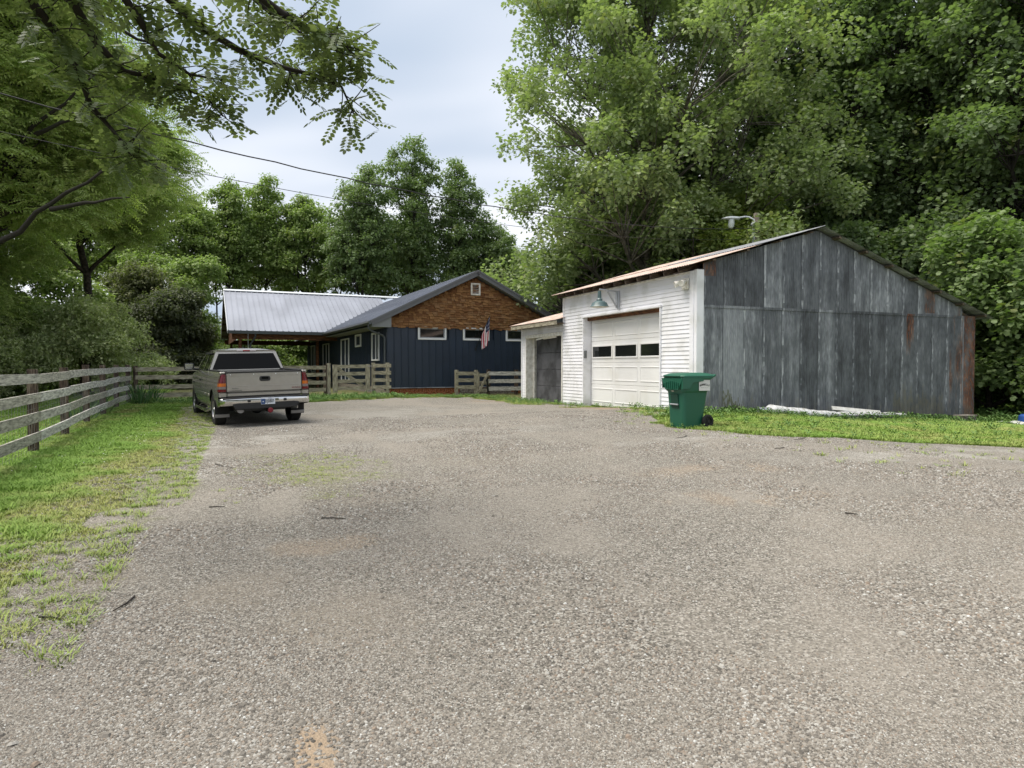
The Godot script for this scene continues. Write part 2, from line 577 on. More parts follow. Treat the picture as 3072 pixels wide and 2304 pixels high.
const SPOTS := [
	# x, z, rx, rz, colour, strength: mud, clay film, moss and pale dust seen on the lot
	[0.22, -2.42, 0.085, 0.36, 0, 0.98], [0.45, -3.6, 0.4, 0.5, 1, 0.5], [0.55, -5.2, 0.35, 0.25, 0, 0.45], [0.05, -4.4, 0.5, 0.5, 1, 0.45],
	[1.9, -5.4, 0.6, 0.4, 1, 0.5], [4.9, -6.5, 0.9, 0.35, 0, 0.45], [5.7, -6.2, 0.4, 0.3, 0, 0.45], [4.4, -5.1, 0.6, 0.35, 0, 0.4], [5.2, -4.9, 0.5, 0.3, 0, 0.35],
	[2.5, -3.2, 0.5, 0.3, 1, 0.2], [-0.2, -7.7, 0.35, 0.25, 0, 0.3], [0.9, -8.4, 0.75, 1.5, 2, 0.5], [0.4, -10.0, 0.6, 1.2, 2, 0.35], [-0.4, -9.4, 0.5, 0.9, 3, 0.6],
	[-0.5, -12.5, 0.5, 1.6, 3, 0.5], [0.6, -12.9, 0.9, 1.2, 3, 0.4], [2.4, -13.2, 0.9, 0.8, 0, 0.3], [3.5, -11.5, 2.6, 1.6, 3, 0.3], [3.0, -18.0, 3.0, 3.0, 3, 0.3],
	[7.0, -8.6, 1.6, 0.6, 3, 0.4], [9.0, -6.6, 2.2, 0.6, 3, 0.45], [9.2, -16.0, 0.7, 1.8, 4, 0.8], [8.6, -22.5, 1.0, 0.9, 4, 0.55], [-0.9, -8.2, 0.5, 1.6, 2, 0.5],
	[-1.0, -5.0, 0.4, 1.0, 1, 0.5], [2.9, -8.2, 1.2, 0.8, 1, 0.3], [6.2, -3.4, 1.5, 0.6, 1, 0.3], [1.2, -6.6, 1.0, 0.4, 1, 0.35]]

func spot_at(x: float, z: float, f: FastNoiseLite) -> Vector2:
	# strongest patch at a place: (which, strength)
	var best := Vector2(-1, 0)
	for s in SPOTS:
		var dx: float = (x - s[0]) / s[2]
		var dz: float = (z - s[1]) / s[3]
		var q := dx * dx + dz * dz
		if q < 2.6:
			var t: float = clampf(1.25 - sqrt(q) + f.get_noise_2d(x, z) * 1.1, 0.0, 1.0) * s[5]
			if t > best.y: best = Vector2(s[4], t)
	return best

var PATCH := PackedFloat32Array()   # which patch + strength on the texture's grid
const PN := 768

func patch_at(x: float, z: float) -> Vector2:
	var i := clampi(int((x + 4.0) / 34.0 * PN), 0, PN - 1)
	var j := clampi(int((z + 27.0) / 34.0 * PN), 0, PN - 1)
	var q := PATCH[i * PN + j]
	return Vector2(-1, 0) if q < 0.0 else Vector2(floorf(q), q - floorf(q))

var TRACK := PackedFloat32Array()    # wheel tracks of packed fines

func track_at(x: float, z: float) -> float:
	var i := clampi(int((x + 4.0) / 34.0 * PN), 0, PN - 1)
	var j := clampi(int((z + 27.0) / 34.0 * PN), 0, PN - 1)
	return TRACK[i * PN + j]

func make_tracks() -> void:
	TRACK.resize(PN * PN)
	var f := nz(59, 0.6, 2)
	for line in [[[-0.6, 3.0], [0.1, -1.0], [0.9, -5.0], [1.5, -9.0], [1.3, -13.0], [0.5, -17.0]], [[0.3, 2.0], [1.6, -2.0], [3.9, -5.6], [6.2, -9.0], [8.0, -12.6], [9.6, -15.9]], [[1.2, 1.0], [4.0, -3.2], [8.0, -5.2], [14.0, -5.0], [24.0, -2.6]], [[2.4, 3.0], [3.0, -3.0], [3.6, -9.0], [4.6, -15.0], [6.5, -20.0]]]:
		var cv := Curve2D.new()
		for k in line.size():
			var a := Vector2(line[maxi(k - 1, 0)][0], line[maxi(k - 1, 0)][1])
			var b := Vector2(line[mini(k + 1, line.size() - 1)][0], line[mini(k + 1, line.size() - 1)][1])
			cv.add_point(Vector2(line[k][0], line[k][1]), -(b - a) / 6.0, (b - a) / 6.0)
		var L := cv.get_baked_length()
		var s := 0.0
		while s < L:
			var p := cv.sample_baked(s)
			var d := (cv.sample_baked(minf(s + 0.1, L)) - cv.sample_baked(maxf(s - 0.1, 0.0))).normalized()
			for side in [-0.78, 0.78]:
				var q: Vector2 = p + d.orthogonal() * (side + 0.05 * f.get_noise_1d(s * 3.0))
				var ci := int((q.x + 4.0) / 34.0 * PN)
				var cj := int((q.y + 27.0) / 34.0 * PN)
				for i in range(-5, 6):
					for j in range(-5, 6):
						if ci + i < 0 or ci + i >= PN or cj + j < 0 or cj + j >= PN: continue
						var v := clampf(1.25 - sqrt(i * i + j * j) / 4.4, 0.0, 1.0) * clampf(0.75 + f.get_noise_2d(q.x, q.y) * 0.9, 0.2, 1.0)
						var at_ := (ci + i) * PN + cj + j
						TRACK[at_] = maxf(TRACK[at_], v)
			s += 0.05

func gravel_material() -> StandardMaterial3D:
	make_tracks()
	# fine stone chips: cell colours, 1.6 m tile
	var size := 1024
	var f := FastNoiseLite.new()
	f.noise_type = FastNoiseLite.TYPE_CELLULAR
	f.seed = 3
	f.frequency = 0.085
	f.fractal_type = FastNoiseLite.FRACTAL_NONE
	f.cellular_return_type = FastNoiseLite.RETURN_CELL_VALUE
	var cv := f.get_seamless_image(size, size)
	cv.convert(Image.FORMAT_L8)
	f.cellular_return_type = FastNoiseLite.RETURN_DISTANCE
	var ds := f.get_seamless_image(size, size, true)
	ds.convert(Image.FORMAT_L8)
	var a := cv.get_data()
	var out := PackedByteArray()
	out.resize(size * size * 3)
	var lut := []
	for i in 256:
		lut.append(ramp(i / 255.0, [Color(0.25, 0.24, 0.22), Color(0.385, 0.37, 0.34), Color(0.47, 0.45, 0.415), Color(0.54, 0.52, 0.485), Color(0.69, 0.675, 0.645)]))
	for i in size * size:
		var q: Color = lut[a[i]]
		out[i * 3] = int(q.r * 255.0)
		out[i * 3 + 1] = int(q.g * 255.0)
		out[i * 3 + 2] = int(q.b * 255.0)
	var m := mat(Color(1, 1, 1), 0.95)
	m.albedo_texture = img_tex(Image.create_from_data(size, size, false, Image.FORMAT_RGB8, out))
	m.uv1_scale = Vector3(1.0, 1.0, 1)
	m.heightmap_enabled = true
	m.heightmap_texture = img_tex(ds)
	m.heightmap_scale = -0.8
	# patches of mud, clay and dust
	var n := PN
	PATCH.resize(n * n)
	var pf := nz(19, 1.1, 4)
	var pb := nz(29, 0.35, 4)
	var cols := [Color(0.60, 0.53, 0.45), Color(0.53, 0.495, 0.445), Color(0.47, 0.465, 0.34), Color(0.67, 0.655, 0.63), Color(0.55, 0.475, 0.39)]
	var pi := Image.create(n, n, false, Image.FORMAT_RGBA8)
	for x in n:
		for y in n:
			var wx := x * 34.0 / n - 4.0
			var wz := y * 34.0 / n - 27.0
			var s := spot_at(wx, wz, pf)
			PATCH[x * n + y] = -1.0 if s.x < 0.0 else s.x + minf(s.y, 0.99)
			var c := Color(0.565, 0.54, 0.50)
			var al := clampf(pb.get_noise_2d(wx, wz) * 0.9 + 0.12 + track_at(wx, wz) * 0.3, 0.0, 0.5)
			if s.x >= 0.0 and s.y > al:
				c = cols[int(s.x)]
				al = s.y
			pi.set_pixel(x, y, Color(c.r, c.g, c.b, al))
	m.detail_enabled = true
	m.detail_uv_layer = BaseMaterial3D.DETAIL_UV_2
	m.detail_albedo = img_tex(pi)
	m.detail_blend_mode = BaseMaterial3D.BLEND_MODE_MIX
	return m

func scatter(called: String, mesh: Mesh, mt: Material, xf: Array, cols: PackedColorArray, parent: Node = self) -> MultiMeshInstance3D:
	var mm := MultiMesh.new()
	mm.transform_format = MultiMesh.TRANSFORM_3D
	mm.use_colors = true
	mm.mesh = mesh
	mm.instance_count = xf.size()
	var buf := PackedFloat32Array()
	buf.resize(xf.size() * 16)
	for i in xf.size():
		var t: Transform3D = xf[i]
		var o := i * 16
		var bx := t.basis.x
		var by := t.basis.y
		var bz := t.basis.z
		buf[o] = bx.x; buf[o + 1] = by.x; buf[o + 2] = bz.x; buf[o + 3] = t.origin.x
		buf[o + 4] = bx.y; buf[o + 5] = by.y; buf[o + 6] = bz.y; buf[o + 7] = t.origin.y
		buf[o + 8] = bx.z; buf[o + 9] = by.z; buf[o + 10] = bz.z; buf[o + 11] = t.origin.z
		var c := cols[i]
		buf[o + 12] = c.r; buf[o + 13] = c.g; buf[o + 14] = c.b; buf[o + 15] = 1.0
	mm.buffer = buf
	var o := MultiMeshInstance3D.new()
	o.multimesh = mm
	o.material_override = mt
	o.name = numbered(called) if parent == self else called
	parent.add_child(o, true)
	return o

func tint_mat(rough := 0.8, back := Color(0, 0, 0)) -> StandardMaterial3D:
	var m := mat(Color(1, 1, 1), rough)
	m.vertex_color_use_as_albedo = true
	if back.r + back.g + back.b > 0.0:
		m.backlight_enabled = true
		m.backlight = back
	return m

func stone_mesh(seed_: int) -> ArrayMesh:
	var r := RandomNumberGenerator.new()
	r.seed = seed_
	var mb := MB.new()
	var ring := []
	for k in 6:
		var th := TAU * k / 6.0 + r.randf_range(-0.2, 0.2)
		ring.append(Vector3(cos(th) * r.randf_range(0.8, 1.15), r.randf_range(-0.1, 0.12), sin(th) * r.randf_range(0.7, 1.0)))
	var ring2 := []
	for k in 6:
		ring2.append(Vector3(ring[k].x * r.randf_range(0.45, 0.7), r.randf_range(0.45, 0.62), ring[k].z * r.randf_range(0.45, 0.7)))
	for k in 6:
		var q := (k + 1) % 6
		var o: Vector3 = ring[k] + ring[q]
		mb.face([ring[k], ring[q], ring2[q]], o + Vector3.UP)
		mb.face([ring[k], ring2[q], ring2[k]], o + Vector3.UP)
	mb.face([ring2[0], ring2[1], ring2[2], ring2[3]], Vector3.UP)
	mb.face([ring2[0], ring2[3], ring2[4], ring2[5]], Vector3.UP)
	return mb.done()

func make_stones() -> void:
	var sets := [[], [], []]
	var cs := [PackedColorArray(), PackedColorArray(), PackedColorArray()]
	var dens := nz(43, 0.9, 3)
	var big := nz(47, 0.22, 3)
	rng.seed = 77
	var fx := sin(deg_to_rad(22.3))
	var fz := -cos(deg_to_rad(22.3))
	for i in 820000:
		# more stones near, fewer far: depth picked with a falling density
		var d := 2.0 + 15.0 * pow(rng.randf(), 2.15)
		var s := rng.randf_range(-0.9, 0.9) * d
		var x := fx * d - fz * s
		var z := fz * d + fx * s
		if x > 9.6 or z < -17.0: continue
		var k := dens.get_noise_2d(x, z) * 0.5 + big.get_noise_2d(x, z) * 0.6 - track_at(x, z) * 0.40
		if rng.randf() > 0.78 + k: continue
		if not Geometry2D.is_point_in_polygon(Vector2(x, z), LOT):
			if x > 0.0 or rng.randf() > 0.5 * clampf((x + 2.6 + dens.get_noise_2d(x * 2.0, z * 2.0)) / 1.2, 0.03, 1.0): continue
		var sp := patch_at(x, z)
		if sp.x >= 0.0 and rng.randf() < sp.y * (0.95 if sp.x < 1.0 else 0.5): continue
		var sz := rng.randf_range(0.0033, 0.0068) * (1.0 + 0.06 * d)
		sz *= 1.0 + clampf(big.get_noise_2d(x * 2.0 + 40.0, z * 2.0) * 1.5, -0.25, 0.6)
		if rng.randf() < 0.015: sz *= 1.5
		if rng.randf() < 0.0003: sz = rng.randf_range(0.016, 0.024)
		var b := Basis(Vector3.UP, rng.randf() * TAU) * Basis(Vector3.RIGHT, rng.randf_range(-0.45, 0.45))
		b = b.scaled(Vector3(sz, sz * rng.randf_range(0.8, 1.25), sz))
		var v := rng.randf()
		var c: Color
		if v < 0.40: c = Color(0.225, 0.195, 0.165).lerp(Color(0.32, 0.285, 0.25), rng.randf())
		elif v < 0.74: c = Color(0.11, 0.097, 0.084).lerp(Color(0.21, 0.187, 0.163), rng.randf())
		elif v < 0.93: c = Color(0.33, 0.305, 0.275).lerp(Color(0.43, 0.405, 0.375), rng.randf())
		elif v < 0.985: c = Color(0.27, 0.21, 0.165)
		else: c = Color(0.55, 0.54, 0.525)
		c = Color(c.r * 0.88, c.g * 0.90, c.b * 0.89)
		var w := i % 3
		sets[w].append(Transform3D(b, Vector3(x, ghc(x, z) + 0.013, z)))
		cs[w].append(c)
	var o := thing("gravel_stones", "loose grey and tan crushed gravel scattered over the lot", "gravel")
	struct(o, "stuff")
	for w in 3:
		struct(scatter("stone_scatter", stone_mesh(200 + w), tint_mat(0.9), sets[w], cs[w], o), "stuff")

func tuft_mesh(seed_: int, blades: int, h: float, wid: float, spread: float, lean: float) -> ArrayMesh:
	var r := RandomNumberGenerator.new()
	r.seed = seed_
	var mb := MB.new()
	for k in blades:
		var th := r.randf() * TAU
		var o := Vector3(cos(th), 0, sin(th)) * r.randf() * spread
		var dir := Vector3(cos(th + r.randf_range(-0.8, 0.8)), 0, sin(th + r.randf_range(-0.8, 0.8)))
		var hh := h * r.randf_range(0.55, 1.1)
		var side := dir.cross(Vector3.UP) * wid
		var mid := o + Vector3.UP * hh * 0.6 + dir * hh * lean * 0.35
		var tip := o + Vector3.UP * hh * r.randf_range(0.8, 1.0) + dir * hh * lean
		var up := side.cross(tip - o).normalized()
		if up.y < 0.0: up = -up
		var b := mb.v.size()
		mb.vert(o - side, up); mb.vert(o + side, up); mb.vert(mid + side * 0.8, up); mb.vert(mid - side * 0.8, up); mb.vert(tip, up)
		mb.ix.append_array(PackedInt32Array([b, b + 1, b + 2, b, b + 2, b + 3, b + 3, b + 2, b + 4]))
	return mb.done()

func weed_mesh(seed_: int, n: int) -> ArrayMesh:
	# low broad-leaved rosette
	var r := RandomNumberGenerator.new()
	r.seed = seed_
	var mb := MB.new()
	for k in n:
		var th := r.randf() * TAU
		var d := Vector3(cos(th), 0, sin(th))
		var y := r.randf_range(0.02, 0.16)
		leaf(mb, d * 0.03 + Vector3.UP * y, d + Vector3.UP * r.randf_range(0.1, 0.9), r.randf_range(0.06, 0.12), 0.45, r)
	return mb.done()

func make_grass() -> void:
	var sets := [[], [], [], []]
	var cs := [PackedColorArray(), PackedColorArray(), PackedColorArray(), PackedColorArray()]
	var f := nz(83, 0.8, 3)
	var f2 := nz(85, 3.5, 2)
	rng.seed = 91
	var regions := [
		# x0, x1, z0, z1, count, height factor, kind
		[-4.2, -0.3, -8.5, -1.0, 34000, 1.0, 0], [-3.4, -0.5, -16.0, -8.5, 26000, 1.0, 0], [-3.5, -0.5, -25.0, -16.0, 16000, 1.1, 0],
		[-13.0, -3.0, -32.0, -7.5, 52000, 1.1, 1], [-24.0, -3.0, -55.0, -30.0, 16000, 1.6, 1],
		[7.0, 21.5, -12.75, -5.0, 52000, 0.95, 2], [1.0, 9.6, -26.9, -23.6, 15000, 0.75, 3], [7.3, 9.9, -25.3, -12.6, 15000, 0.95, 4],
		[19.9, 30.0, -22.0, -4.0, 9000, 1.6, 2], [-3.3, 6.0, -27.9, -24.0, 9000, 1.2, 3], [-0.6, 2.0, -11.5, -6.0, 5000, 0.5, 5]]
	for q in regions:
		for i in q[4]:
			var x := rng.randf_range(q[0], q[1])
			var z := rng.randf_range(q[2], q[3])
			if x > 9.9 and x < 20.0 and z < -12.95: continue
			var ns := f.get_noise_2d(x, z)
			var pt := Vector2(x, z)
			var hf: float = q[5]
			var inlot := Geometry2D.is_point_in_polygon(pt, LOT)
			var dry := 0.0
			if z > -3.6 - f2.get_noise_2d(x, z) and x > -3.5 and x < 0.5: continue
			if q[6] == 5:
				var e := Vector2((x - 0.75) / 0.9, (z + 8.8) / 1.9).length() + ns * 0.8
				if rng.randf() > 0.75 - e * 0.7: continue
				dry = 0.6
			elif inlot:
				if q[6] == 4:
					# weeds along the foot of the siding and a few patches
					var near := (9.9 - x) / 1.35
					if z > -19.4 and z < -14.1: near += 0.75
					if rng.randf() > 0.95 - near + ns * 1.1: continue
					dry = 0.25 + 0.4 * rng.randf()
				elif q[6] == 0:
					if rng.randf() > 0.20 + f2.get_noise_2d(x, z) * 0.6 + ns * 0.3 - maxf(0.0, x + 0.5) * 0.5 or x > -0.45 - (0.3 if z > -7.0 else 0.0): continue
					dry = 0.3 + 0.4 * rng.randf()
					hf *= 0.7
				else:
					if rng.randf() > 0.012: continue
					dry = 0.5
			elif q[6] == 0:
				# worn, yellow and thin towards the gravel
				var edge := clampf((x + 2.45 + ns * 0.7 - (0.35 if z < -12.0 else 0.0)) / 1.0, 0.0, 1.0)
				if z > -6.0: edge = clampf((x + 2.35 + f2.get_noise_2d(x, z) * 0.7 + ns) / 0.9, 0.0, 1.0)
				if rng.randf() < edge * edge * 0.66: continue
				dry = pow(edge, 1.7) * 0.85 - 0.05
				hf *= 1.0 - 0.45 * edge
				if x < -2.55 and x > -3.2 and z < -8.0: dry = maxf(dry, 0.35 + ns)
			elif q[6] == 2:
				if x < 8.6 and rng.randf() > 0.55 + ns: continue
				dry = clampf(0.30 + ns * 0.6 + (z + 10.0) * 0.04, 0.0, 0.7)
				if z < -11.6: hf *= 1.25
			elif q[6] == 3:
				if z < -26.2 and rng.randf() < 0.7: continue
				dry = clampf(0.25 + ns, 0.0, 0.7)
			else:
				dry = clampf(0.1 + ns * 0.6, 0.0, 0.5)
			var g := Color(0.225, 0.365, 0.050).lerp(Color(0.145, 0.265, 0.042), rng.randf())
			g = g.lerp(Color(0.42, 0.36, 0.15), clampf(dry * 0.8 + rng.randf_range(-0.25, 0.12), 0.0, 0.7))
			var sc := hf * rng.randf_range(0.7, 1.25)
			if q[6] == 1 and rng.randf() < 0.03: sc *= 1.5
			var w = i % 3
			if (q[6] == 2 or q[6] == 4 or q[6] == 3) and rng.randf() < (0.14 if z < -11.9 or q[6] == 4 else 0.012):
				w = 3
				sc *= 0.62
				g = Color(0.15, 0.25, 0.06).lerp(Color(0.09, 0.18, 0.045), rng.randf())
			var b := Basis(Vector3.UP, rng.randf() * TAU).scaled(Vector3(sc, sc * rng.randf_range(0.7, 1.2), sc))
			sets[w].append(Transform3D(b, Vector3(x, ghc(x, z) + 0.004, z)))
			cs[w].append(g)
	var gm := tint_mat(0.75, Color(0.35, 0.4, 0.2))
	var o := thing("grass", "short green and straw coloured grass of verge and lawn", "grass")
	struct(o, "stuff")
	for w in 3:
		struct(scatter("grass_tufts", tuft_mesh(300 + w, 13, 0.062, 0.0036, 0.07, 0.95), gm, sets[w], cs[w], o), "stuff")
	var o2 := scatter("weeds", weed_mesh(310, 12), gm, sets[3], cs[3])
	struct(o2, "stuff")
	tag(o2, "low broad leaved weeds along the walls", "weeds")
	# clover heads
	var cx := []
	var cc := PackedColorArray()
	for i in 260:
		var x := rng.randf_range(-3.0, -1.5)
		var z := rng.randf_range(-24.0, -10.0)
		if rng.randf() < 0.25:
			x = rng.randf_range(2.0, 8.5)
			z = rng.randf_range(-27.0, -24.3)
		cx.append(Transform3D(Basis.IDENTITY.scaled(Vector3.ONE * rng.randf_range(0.006, 0.010)), Vector3(x, ghc(x, z) + 0.045, z)))
		cc.append(Color(0.75, 0.74, 0.68))
	var o3 := scatter("clover_flowers", stone_mesh(207), tint_mat(0.9), cx, cc)
	struct(o3, "stuff")
	tag(o3, "tiny white clover heads in the verge grass", "flowers")

# ---------------------------------------------------------------- house
const HS := 0.486      # pitch of the house roof
const HE := 3.29       # eave height
func house_roof_y(x: float) -> float:
	return HE + HS * (x + 0.73) if x < 4.0 else HE + HS * (8.73 - x)

func window_part(root: Node, p: Vector3, sz: Vector2, right: Vector3, out: Vector3, mullion := 0, fr := 0.07) -> void:
	# frame, inner sash and pane of a window whose lower left corner is p
	var up := Vector3.UP
	var bs := Basis(right, up, out)
	var c := p + right * sz.x * 0.5 + up * sz.y * 0.5
	var f := MB.new()
	for s in [-1.0, 1.0]:
		f.cbox(c + right * s * (sz.x - fr) * 0.5 + out * 0.035, Vector3(fr, sz.y, 0.07), 0.006, bs)
		f.cbox(c + up * s * (sz.y - fr) * 0.5 + out * 0.035, Vector3(sz.x - fr * 2.0, fr, 0.066), 0.006, bs)
	for k in mullion:
		f.cbox(c + right * (float(k + 1) / (mullion + 1) - 0.5) * sz.x + out * 0.02, Vector3(0.045, sz.y - fr * 2.0, 0.05), 0.004, bs)
	var w := put("window", f, M.win_frame, root)
	var g := MB.new()
	g.box(c - out * 0.02, Vector3(sz.x - fr * 2.0, sz.y - fr * 2.0, 0.01), bs)
	put("pane", g, M.glass, w)
	if mullion == 0:
		var i := MB.new()
		var iw := sz.x - fr * 2.0
		var ih := sz.y - fr * 2.0
		for s in [-1.0, 1.0]:
			i.box(c + right * s * (iw - 0.045) * 0.5 + out * 0.012, Vector3(0.045, ih, 0.03), bs)
			i.box(c + up * s * (ih - 0.045) * 0.5 + out * 0.012, Vector3(iw - 0.09, 0.045, 0.028), bs)
		put("sash", i, M.win_inner, w)

func make_house() -> void:
	var h := thing("house", "navy steel sided house with orange brown shake gable and grey metal roof", "house", Vector3(5.76, 0, -27.9), 3.0)
	rng.seed = 5
	var gy := 0.12
	# core walls with thickness
	var core := MB.new()
	core.prism(PackedVector2Array([Vector2(0.1, gy), Vector2(7.9, gy), Vector2(7.9, 3.5), Vector2(4.0, 5.38), Vector2(0.1, 3.5)]), -22.3, -0.10)
	put("wall", core, M.navy, h)
	var fd := MB.new()
	fd.box(Vector3(4.0, 0.24, -0.06), Vector3(7.96, 0.5, 0.14))
	put("foundation", fd, M.osb, h)
	var bl := MB.new()
	for i in 13:
		bl.box(Vector3(3.25 + (i % 7) * 0.42 + (0.2 if i > 6 else 0.0), 0.16 + (0.19 if i > 6 else 0.0), 0.03), Vector3(0.40, 0.18, 0.06))
	struct(put("foundation_blocks", bl, M.concrete, h), "stuff")
	var sk := MB.new()
	sk.cbox(Vector3(4.0, 0.495, 0.03), Vector3(8.06, 0.035, 0.09), 0.006)
	put("base_flashing", sk, M.galv, h)
	# front siding panels, each with a raised rib
	var wins := [[1.36, 1.28], [3.42, 1.26], [5.5, 1.28]]
	var nx := 26
	for i in nx:
		var x0 := 8.0 * i / nx
		var x1 := 8.0 * (i + 1) / nx
		var p := MB.new()
		var segs := [[0.51, 3.16]]
		for w in wins:
			if x1 > w[0] + 0.05 and x0 < w[0] + w[1] - 0.05: segs = [[0.51, 2.59]]
		for s in segs:
			p.box(Vector3((x0 + x1) * 0.5, (s[0] + s[1]) * 0.5, -0.035), Vector3(x1 - x0 - 0.002, s[1] - s[0], 0.05))
			p.cbox(Vector3(x0 + 0.02, (s[0] + s[1]) * 0.5, 0.008), Vector3(0.034, s[1] - s[0], 0.036), 0.008)
		put("siding_panel", p, M.navy, h)
	for w in wins:
		window_part(h, Vector3(w[0], 2.56, -0.03), Vector2(w[1], 0.57), Vector3.RIGHT, Vector3.BACK)
	# shakes on the gable
	var sh := thing_part("shake_siding", h)
	var backing := MB.new()
	backing.prism(PackedVector2Array([Vector2(0.05, 3.12), Vector2(7.95, 3.12), Vector2(7.95, 3.42), Vector2(4.0, 5.33), Vector2(0.05, 3.42)]), -0.1, -0.01)
	put("backing", backing, M.shake[3], sh)
	var rest := [MB.new(), MB.new(), MB.new(), MB.new(), MB.new()]
	var count := 0
	var y := 3.06
	while y < 5.3:
		var rh := rng.randf_range(0.092, 0.110)
		var x := 0.03 - rng.randf() * 0.2
		while x < 7.97:
			var wd := rng.randf_range(0.11, 0.27)
			var xa := maxf(x, 0.03)
			var xb := minf(x + wd - 0.006, 7.97)
			var top := minf(house_roof_y(xa), house_roof_y(xb)) - 0.20
			var yb := y + rng.randf_range(-0.034, 0.026)
			var yt := minf(y + rh + 0.05, top)
			if xb - xa > 0.03 and yt - yb > 0.03:
				var dd := rng.randf_range(-0.018, 0.018)
				var pr := rng.randf_range(0.040, 0.085)
				var A := Vector3(xa, yb, pr)
				var B := Vector3(xb, yb + dd, pr)
				var tone := rng.randi() % 5
				var mb: MB = rest[tone] if count >= 300 else MB.new()
				var mid := Vector3((xa + xb) * 0.5, yb + dd * 0.5 - rng.randf_range(-0.012, 0.012), pr + 0.006)
				var C := Vector3(xb, yt, 0.004)
				var D := Vector3(xa, yt, 0.004)
				mb.face([A, mid, B, C, D], Vector3(0, 0.2, 1))
				mb.face([A, mid, Vector3(mid.x, mid.y, -0.01), Vector3(A.x, A.y, -0.01)], Vector3.DOWN)
				mb.face([mid, B, Vector3(B.x, B.y, -0.01), Vector3(mid.x, mid.y, -0.01)], Vector3.DOWN)
				mb.face([A, D, Vector3(A.x, A.y, -0.01)], Vector3.LEFT)
				mb.face([B, C, Vector3(B.x, B.y, -0.01)], Vector3.RIGHT)
				if count < 300: put("shake", mb, M.shake[tone], sh)
				count += 1
			x += wd
		y += rh
	for k in 5:
		if rest[k].v.size() > 0: struct(put("shake_rows", rest[k], M.shake[k], sh), "stuff")
	# attic vent
	var vf := MB.new()
	for s in [-1.0, 1.0]:
		vf.cbox(Vector3(4.0 + s * 0.19, 4.83, 0.06), Vector3(0.07, 0.54, 0.07), 0.008)
		vf.cbox(Vector3(4.0, 4.83 + s * 0.235, 0.06), Vector3(0.312, 0.07, 0.068), 0.008)
	var vent := put("attic_vent", vf, M.trim, h)
	for k in 5:
		var sl := MB.new()
		sl.box(Vector3(4.0, 4.67 + k * 0.08, 0.055), Vector3(0.312, 0.045, 0.012), Basis(Vector3.RIGHT, 0.7))
		put("slat", sl, M.win_inner, vent)
	var vb := MB.new()
	vb.box(Vector3(4.0, 4.83, 0.034), Vector3(0.31, 0.40, 0.004))
	put("backing", vb, M.black_metal, vent)
	# roof: decks under the sheets, rake boards, eave return
	var roof := thing_part("roof", h)
	var dk := MB.new()
	dk.prism(PackedVector2Array([Vector2(-0.72, HE - 0.16), Vector2(-0.72, HE - 0.03), Vector2(4.0, 5.59 - 0.03), Vector2(8.72, HE - 0.03), Vector2(8.72, HE - 0.16), Vector2(4.0, 5.59 - 0.17)]), -22.8, 0.33)
	put("deck", dk, M.soffit, roof)
	var rk := MB.new()
	for s in [-1.0, 1.0]:
		var a := Vector3(4.0 + s * 4.76, HE - 0.03, 0.355)
		var b := Vector3(4.0, 5.60, 0.355)
		var dir := (b - a).normalized()
		var dn := Vector3.BACK.cross(dir) * (1.0 if s < 0 else -1.0)
		if dn.y > 0: dn = -dn
		var r2 := MB.new()
		r2.board(a + dn * 0.085, b + dn * 0.085 - dir * 0.0, 0.21, 0.04, Vector3.BACK)
		put("rake_board", r2, M.fascia, roof)
		var r3 := MB.new()
		r3.board(a + dn * -0.005 + Vector3.BACK * 0.02, b + dn * -0.005 + Vector3.BACK * 0.02, 0.075, 0.06, Vector3.BACK)
		put("rake_trim", r3, M.fascia, roof)
	var er := MB.new()
	er.prism(PackedVector2Array([Vector2(-0.70, 3.04), Vector2(0.12, 3.04), Vector2(0.12, 3.52), Vector2(-0.70, 3.12)]), -0.10, 0.32)
	put("eave_return", er, M.soffit, roof)
	var so := MB.new()
	so.box(Vector3(-0.34, 3.06, -5.4), Vector3(0.68, 0.03, 10.5))
	so.box(Vector3(-0.34, 3.06, -22.2), Vector3(0.68, 0.03, 1.0))
	put("soffit", so, M.soffit, roof)
	# left slope sheets with ribs
	var z := 0.36
	while z > -22.6:
		var z1 := maxf(z - 0.305, -22.7)
		var zm := (z + z1) * 0.5
		var xs := -0.74
		if zm < -10.7 and zm > -21.3: xs = clampf(-0.73 + (0.5 * (5.3 - absf(zm + 16.0)) + 0.04) / HS, -0.74, 4.0)
		if xs < 3.9: roof_sheet(roof, Vector3(xs, house_roof_y(xs), zm), Vector3(4.0, 5.59, zm), Vector3(0, 0, z - z1))
		z = z1
	# right slope
	var rs := MB.new()
	rs.board(Vector3(4.0, 5.585, -11.2), Vector3(8.74, HE - 0.005, -11.2), 23.1, 0.02, Vector3(HS, 1, 0))
	put("roof_sheet", rs, M.roof, roof)
	var rc := MB.new()
	rc.tube([Vector3(4.0, 5.585, 0.36), Vector3(4.0, 5.585, -22.7)], [0.05], 8)
	put("ridge_cap", rc, M.roof, roof)
	# gutter and downspout on the left eave
	var gt := MB.new()
	gt.prism(PackedVector2Array([Vector2(-0.85, HE - 0.02), Vector2(-0.85, HE - 0.08), Vector2(-0.81, HE - 0.15), Vector2(-0.735, HE - 0.15), Vector2(-0.735, HE - 0.02)]), -10.62, 0.38)
	put("gutter", gt, M.gutter, h)
	var gt2 := MB.new()
	gt2.prism(PackedVector2Array([Vector2(-0.85, HE - 0.02), Vector2(-0.85, HE - 0.08), Vector2(-0.81, HE - 0.15), Vector2(-0.735, HE - 0.15), Vector2(-0.735, HE - 0.02)]), -22.8, -21.4)
	put("gutter", gt2, M.alu, h)
	var ds := MB.new()
